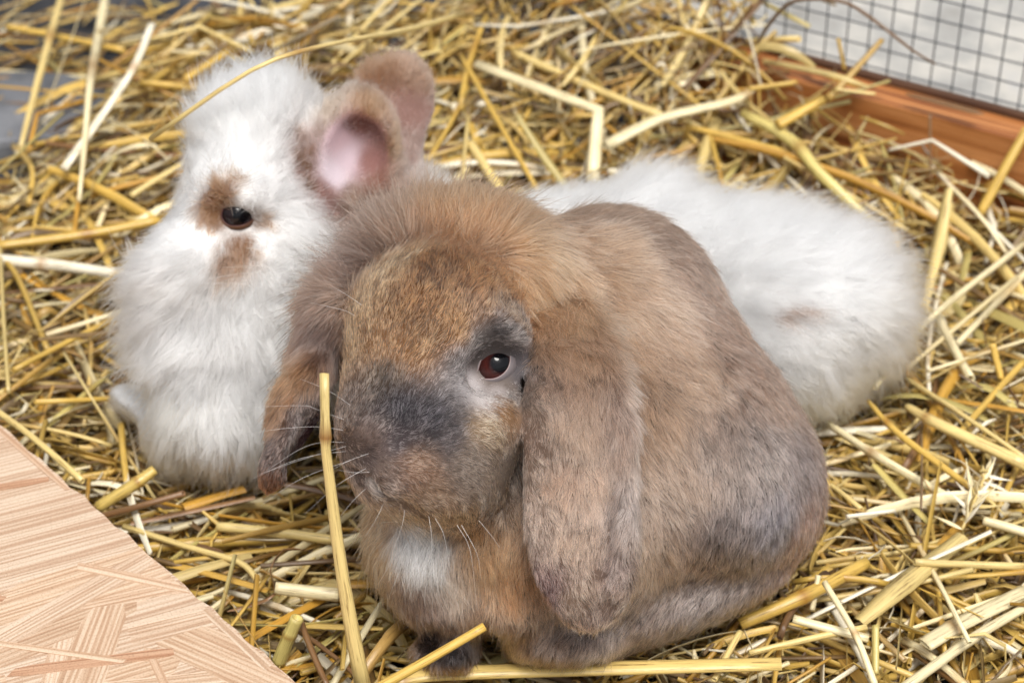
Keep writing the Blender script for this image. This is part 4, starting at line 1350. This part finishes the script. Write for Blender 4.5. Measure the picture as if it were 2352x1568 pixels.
straw([(1730, 10, .09), (1680, 75, .06)], 5, BRN * 2, 'brown straw end leaning on the netting beside the arching stalk')
straw([(1560, 150), (1700, 130), (1900, 165, .068), (2000, 200, .068)], (10, 9, 8, 5), PALE * .9, 'straws strewn along the top of the orange beam', kind='leaf')
straw([(1920, 205, .066), (2010, 216, .066)], 4, PALE, 'short pale straw lying flat on top of the beam')
for x0, y0, x1, y1, w_, c_, lb in [
        (1640, 140, 1740, 165, 7, PALE, 'thin pale straw lying across the covered end of the beam'), (1720, 205, 1830, 190, 6, GOLD, 'golden straw lying lengthwise on the beam top'),
        (1850, 150, 1990, 205, 9, OCHRE * 1.2, 'ochre straw lodged along the foot of the netting'), (2080, 215, 2260, 262, 7, BRN * 1.5, 'brown straw lodged under the netting'),
        (1760, 150, 1840, 205, 5, BRN * 1.8, 'thin brown bit crossing the beam top'), (1940, 160, 1925, 90, 5, GOLD, 'short golden straw stuck upright in the netting')]:
    straw([(x0, y0, BEAM_TOP - .02), (x1, y1, BEAM_TOP - .018)], w_, c_, lb, kind='leaf' if w_ > 6 else 'stem')
# right of the rabbits
straw([(1903, 974), (2029, 1055, .016), (2200, 1154)], (9, 11, 11), CREAM, 'long cream straw stem pointing away from the brown rabbit rump', nodes=(.45,))
straw([(1993, 920, .02), (2070, 1001, .02), (2241, 1127)], (5, 8, 8), GOLD * 1.1, 'thin orange straw lying across the white rabbit rump side', nodes=(.35,))
straw([(2083, 870), (2210, 951, .02), (2360, 1055)], 7, PALE * .9)
straw([(2083, 933, .014), (2164, 978, .018), (2360, 1068)], (9, 14, 16), PALE, 'thick jointed straw with a torn end right of the white rabbit', nodes=(.35,))
straw([(2124, 1479, .014), (2205, 1429, .016), (2360, 1355)], (23, 22, 21), CREAM * .85, 'wide flat beige straw lying over the brown bits', kind='stem', flat=.3, nodes=(.4,))
straw([(2074, 1580, .014), (2241, 1461, .016), (2360, 1391)], (13, 13, 11), CREAM * .9)
straw([(1894, 1337, .03), (1966, 1456, .024), (2013, 1580, .014)], (9, 9, 10), CREAM * 1.05, 'cream straw stem propped up at an angle with a round cut end', nodes=(.5,))
straw([(1822, 1420, .016), (1995, 1466, .012)], 11, CREAM)
straw([(2011, 1436, .02), (2011, 1548, .008)], 9, OLIVE * 1.2)
straw([(1975, 1424, .012), (2080, 1330, .018), (2215, 1228, .016)], (16, 26, 20), PALE * .85, 'broad tan husk of split straw beside the wheat ear', kind='flat')
straw([(1700, 1432, .008), (1840, 1372, .014), (1990, 1292, .012)], (15, 17, 15), GOLD * .95, 'golden stem tucked beneath the brown rabbit rump', nodes=(.5,))
straw([(2011, 1064), (2137, 1199)], 11, OLIVE * 1.3, kind='flat')
straw([(1944, 1186, .015), (2056, 1172, .015)], 6, WHT)
straw([(2259, 1195), (2360, 1224)], 13, CREAM)
straw([(2200, 1000), (2352, 830)], 8, GOLD)
straw([(2010, 890, .03), (2130, 740, .03), (2352, 560, .02)], (7, 9, 8), CREAM * .9, 'long pale stem lying along the white rabbit rump')
straw([(2150, 720), (2230, 870)], 12, CREAM * .9)
straw([(2280, 790, .03), (2300, 870, .01)], 9, GOLD * 1.2)
straw([(1720, 1500), (1990, 1440)], 9, PALE)
straw([(1880, 1320, .02), (1865, 1400, .006)], 8, CREAM)
straw([(1640, 1560), (1700, 1450)], 8, PALE)
straw([(2100, 1290, .02), (2352, 1300)], 9, PALE * .9)

# ---- the wheat ear among the straw
ear_root = empty('wheat_ear', lie(2225, 1150, .012))
tag(ear_root, 'dry whitish wheat ear with spreading husks among the straw', 'wheat ear')
A, Bq = lie(2210, 1215, .014), lie(2270, 1075, .022)
V, F, U, sh = sweep(spline([A, Bq], 6), np.full(6, .0009), 6)
o = link(bpy.data.objects.new('stem', straw_mesh('stem', V, F, U, sh[:, None] * PALE, m_straw))); child_of(o, ear_root)
for i in range(26):
    t = (i + hg.uniform(-.4, .4)) / 26
    p = A + (Bq - A) * np.clip(t, 0, 1)
    d = (Bq - A) / np.linalg.norm(Bq - A) * hg.uniform(.1, .9) + hg.normal(0, .55, 3) + np.array([0, 0, .25])
    d /= np.linalg.norm(d)
    L = hg.uniform(.008, .022)
    path = p + d * np.linspace(0, L, 6)[:, None] + hg.normal(0, .0015, 3) * np.array([0, .1, .4, .9, 1.6, 2.5])[:, None]
    path[:, 2] = np.maximum(path[:, 2], -.02)
    V, F, U, sh = sweep(path, np.array([.0006, .0015, .0018, .0013, .0006, .0002]), 6, .45, hollow=False)
    o = link(bpy.data.objects.new('husk', straw_mesh('husk', V, F, U, sh[:, None] * ([CREAM, PALE * .9, WHT][i % 3]), m_straw))); child_of(o, ear_root)

# ---- further loose straws, copies of a few stems and leaves
g = np.random.default_rng(404)
pm = [straw_mesh('loose_straw', *p, m_straw) for p in STEMS] + [straw_mesh('split_straw', *p, m_straw) for p in BLADES]
c, d, L, w = scatter(g, 760, -.010, .000, .10, .4, (.05, .2), (.75, 1.5), .11, .005, .012)
px, py, dd = project(c)
vis = (px > 10) & (px < 2340) & (py > 10) & (py < 1560)
hid = np.zeros(len(c), bool)
for f in (FB, FW):                                   # leave out those the rabbits hide
    for t in np.linspace(.3, .97, 40):
        Q = c + (CAM - c) * (1 - t)
        ins = ((Q >= f.lo) & (Q <= f.lo + f.h * (f.n - 1))).all(1)
        hid |= ins & (f.sample(Q) < 0)
sel = np.where(vis & ~hid)[0][:225]
b_, u = frames(d, g, len(c))
pal = {'pale': (PALE, CREAM, WHT), 'golden': (GOLD, OCHRE * 1.2, OLIVE * 1.1), 'brown': (BRN * 1.2, BRN * 1.7)}
for i in sel:
    leaf = g.random() < .45
    k = int(g.integers(0, 14)) + (14 if leaf else 0)
    nm = 'split_straw' if leaf else 'loose_straw'
    o = bpy.data.objects.new(nm, pm[k])
    M = np.eye(4)
    M[:3, 0] = d[i] * L[i] / .1; M[:3, 1] = b_[i] * w[i]; M[:3, 2] = u[i] * w[i]; M[:3, 3] = c[i]
    o.matrix_world = Matrix(M.tolist())
    key = str(g.choice(['pale', 'golden', 'brown'], p=[.42, .42, .16]))
    cc = pal[key][int(g.integers(0, len(pal[key])))] * g.uniform(.85, 1.1)
    o.color = (*cc, 1)
    lb, gr = say(key, leaf, L[i], c[i], cc)
    tag(link(o), lb, 'straw', gr)

# ================================================================= whiskers
m_wh, nt, b, _ = new_mat('whisker')
b.inputs['Base Color'].default_value = (.85, .83, .82, 1); b.inputs['Roughness'].default_value = .3
def whisker(root, pts, r=.000075):
    P = spline([at(*p) for p in pts], 14)
    V, F, U, sh = sweep(P, np.linspace(r, r * .25, len(P)), 5, hollow=False)
    me = mesh_np('whisker', V, F); me.materials.append(m_wh)
    child_of(link(bpy.data.objects.new('whisker', me)), root)
for pts in [
    [(845, 985, .985), (733, 942, .965), (684, 931, .96), (500, 940, .955)], [(845, 1000, .985), (735, 980, .965), (625, 987, .96), (560, 1000, .96)],
    [(850, 1020, .985), (720, 1019, .965), (607, 1083, .96)], [(855, 1030, .985), (700, 1050, .965), (574, 1101, .96)], [(855, 1040, .985), (698, 1096, .965), (600, 1160, .965)],
    [(850, 1010, .985), (740, 1040, .965), (590, 1090, .96)], [(880, 1030, .97), (808, 1055, .955), (760, 1080, .955)], [(880, 1080, .97), (820, 1085, .96), (775, 1079, .96)],
    [(870, 1060, .97), (780, 1110, .96), (700, 1180, .965)], [(845, 960, .985), (760, 900, .97), (690, 870, .965)],
    [(880, 1090, .975), (820, 1140, .97), (770, 1200, .97)],
    [(830, 700, 1.0), (801, 680, .995), (764, 658, .995)], [(815, 725, 1.0), (788, 712, .995), (713, 695, .995)],
    [(1000, 1190, .975), (1020, 1230, .97), (1034, 1310, .975)], [(1050, 1205, .975), (1080, 1265, .97), (1096, 1400, .985)], [(1060, 1205, .975), (1095, 1270, .97), (1105, 1330, .98)],
    [(1100, 1195, .985), (1125, 1225, .98), (1148, 1256, .98)], [(985, 1185, .975), (992, 1240, .97), (990, 1320, .975)],
    [(930, 1160, .975), (925, 1200, .97), (905, 1260, .975)], [(890, 1130, .975), (870, 1180, .97), (840, 1230, .975)],
]:
    whisker(brown, pts)
for pts in [[(480, 640, 1.13), (600, 625, 1.11), (740, 650, 1.12)], [(470, 650, 1.13), (580, 655, 1.11), (720, 690, 1.12)], [(430, 650, 1.135), (350, 690, 1.13), (290, 760, 1.14)]]:
    whisker(white, pts, .00007)
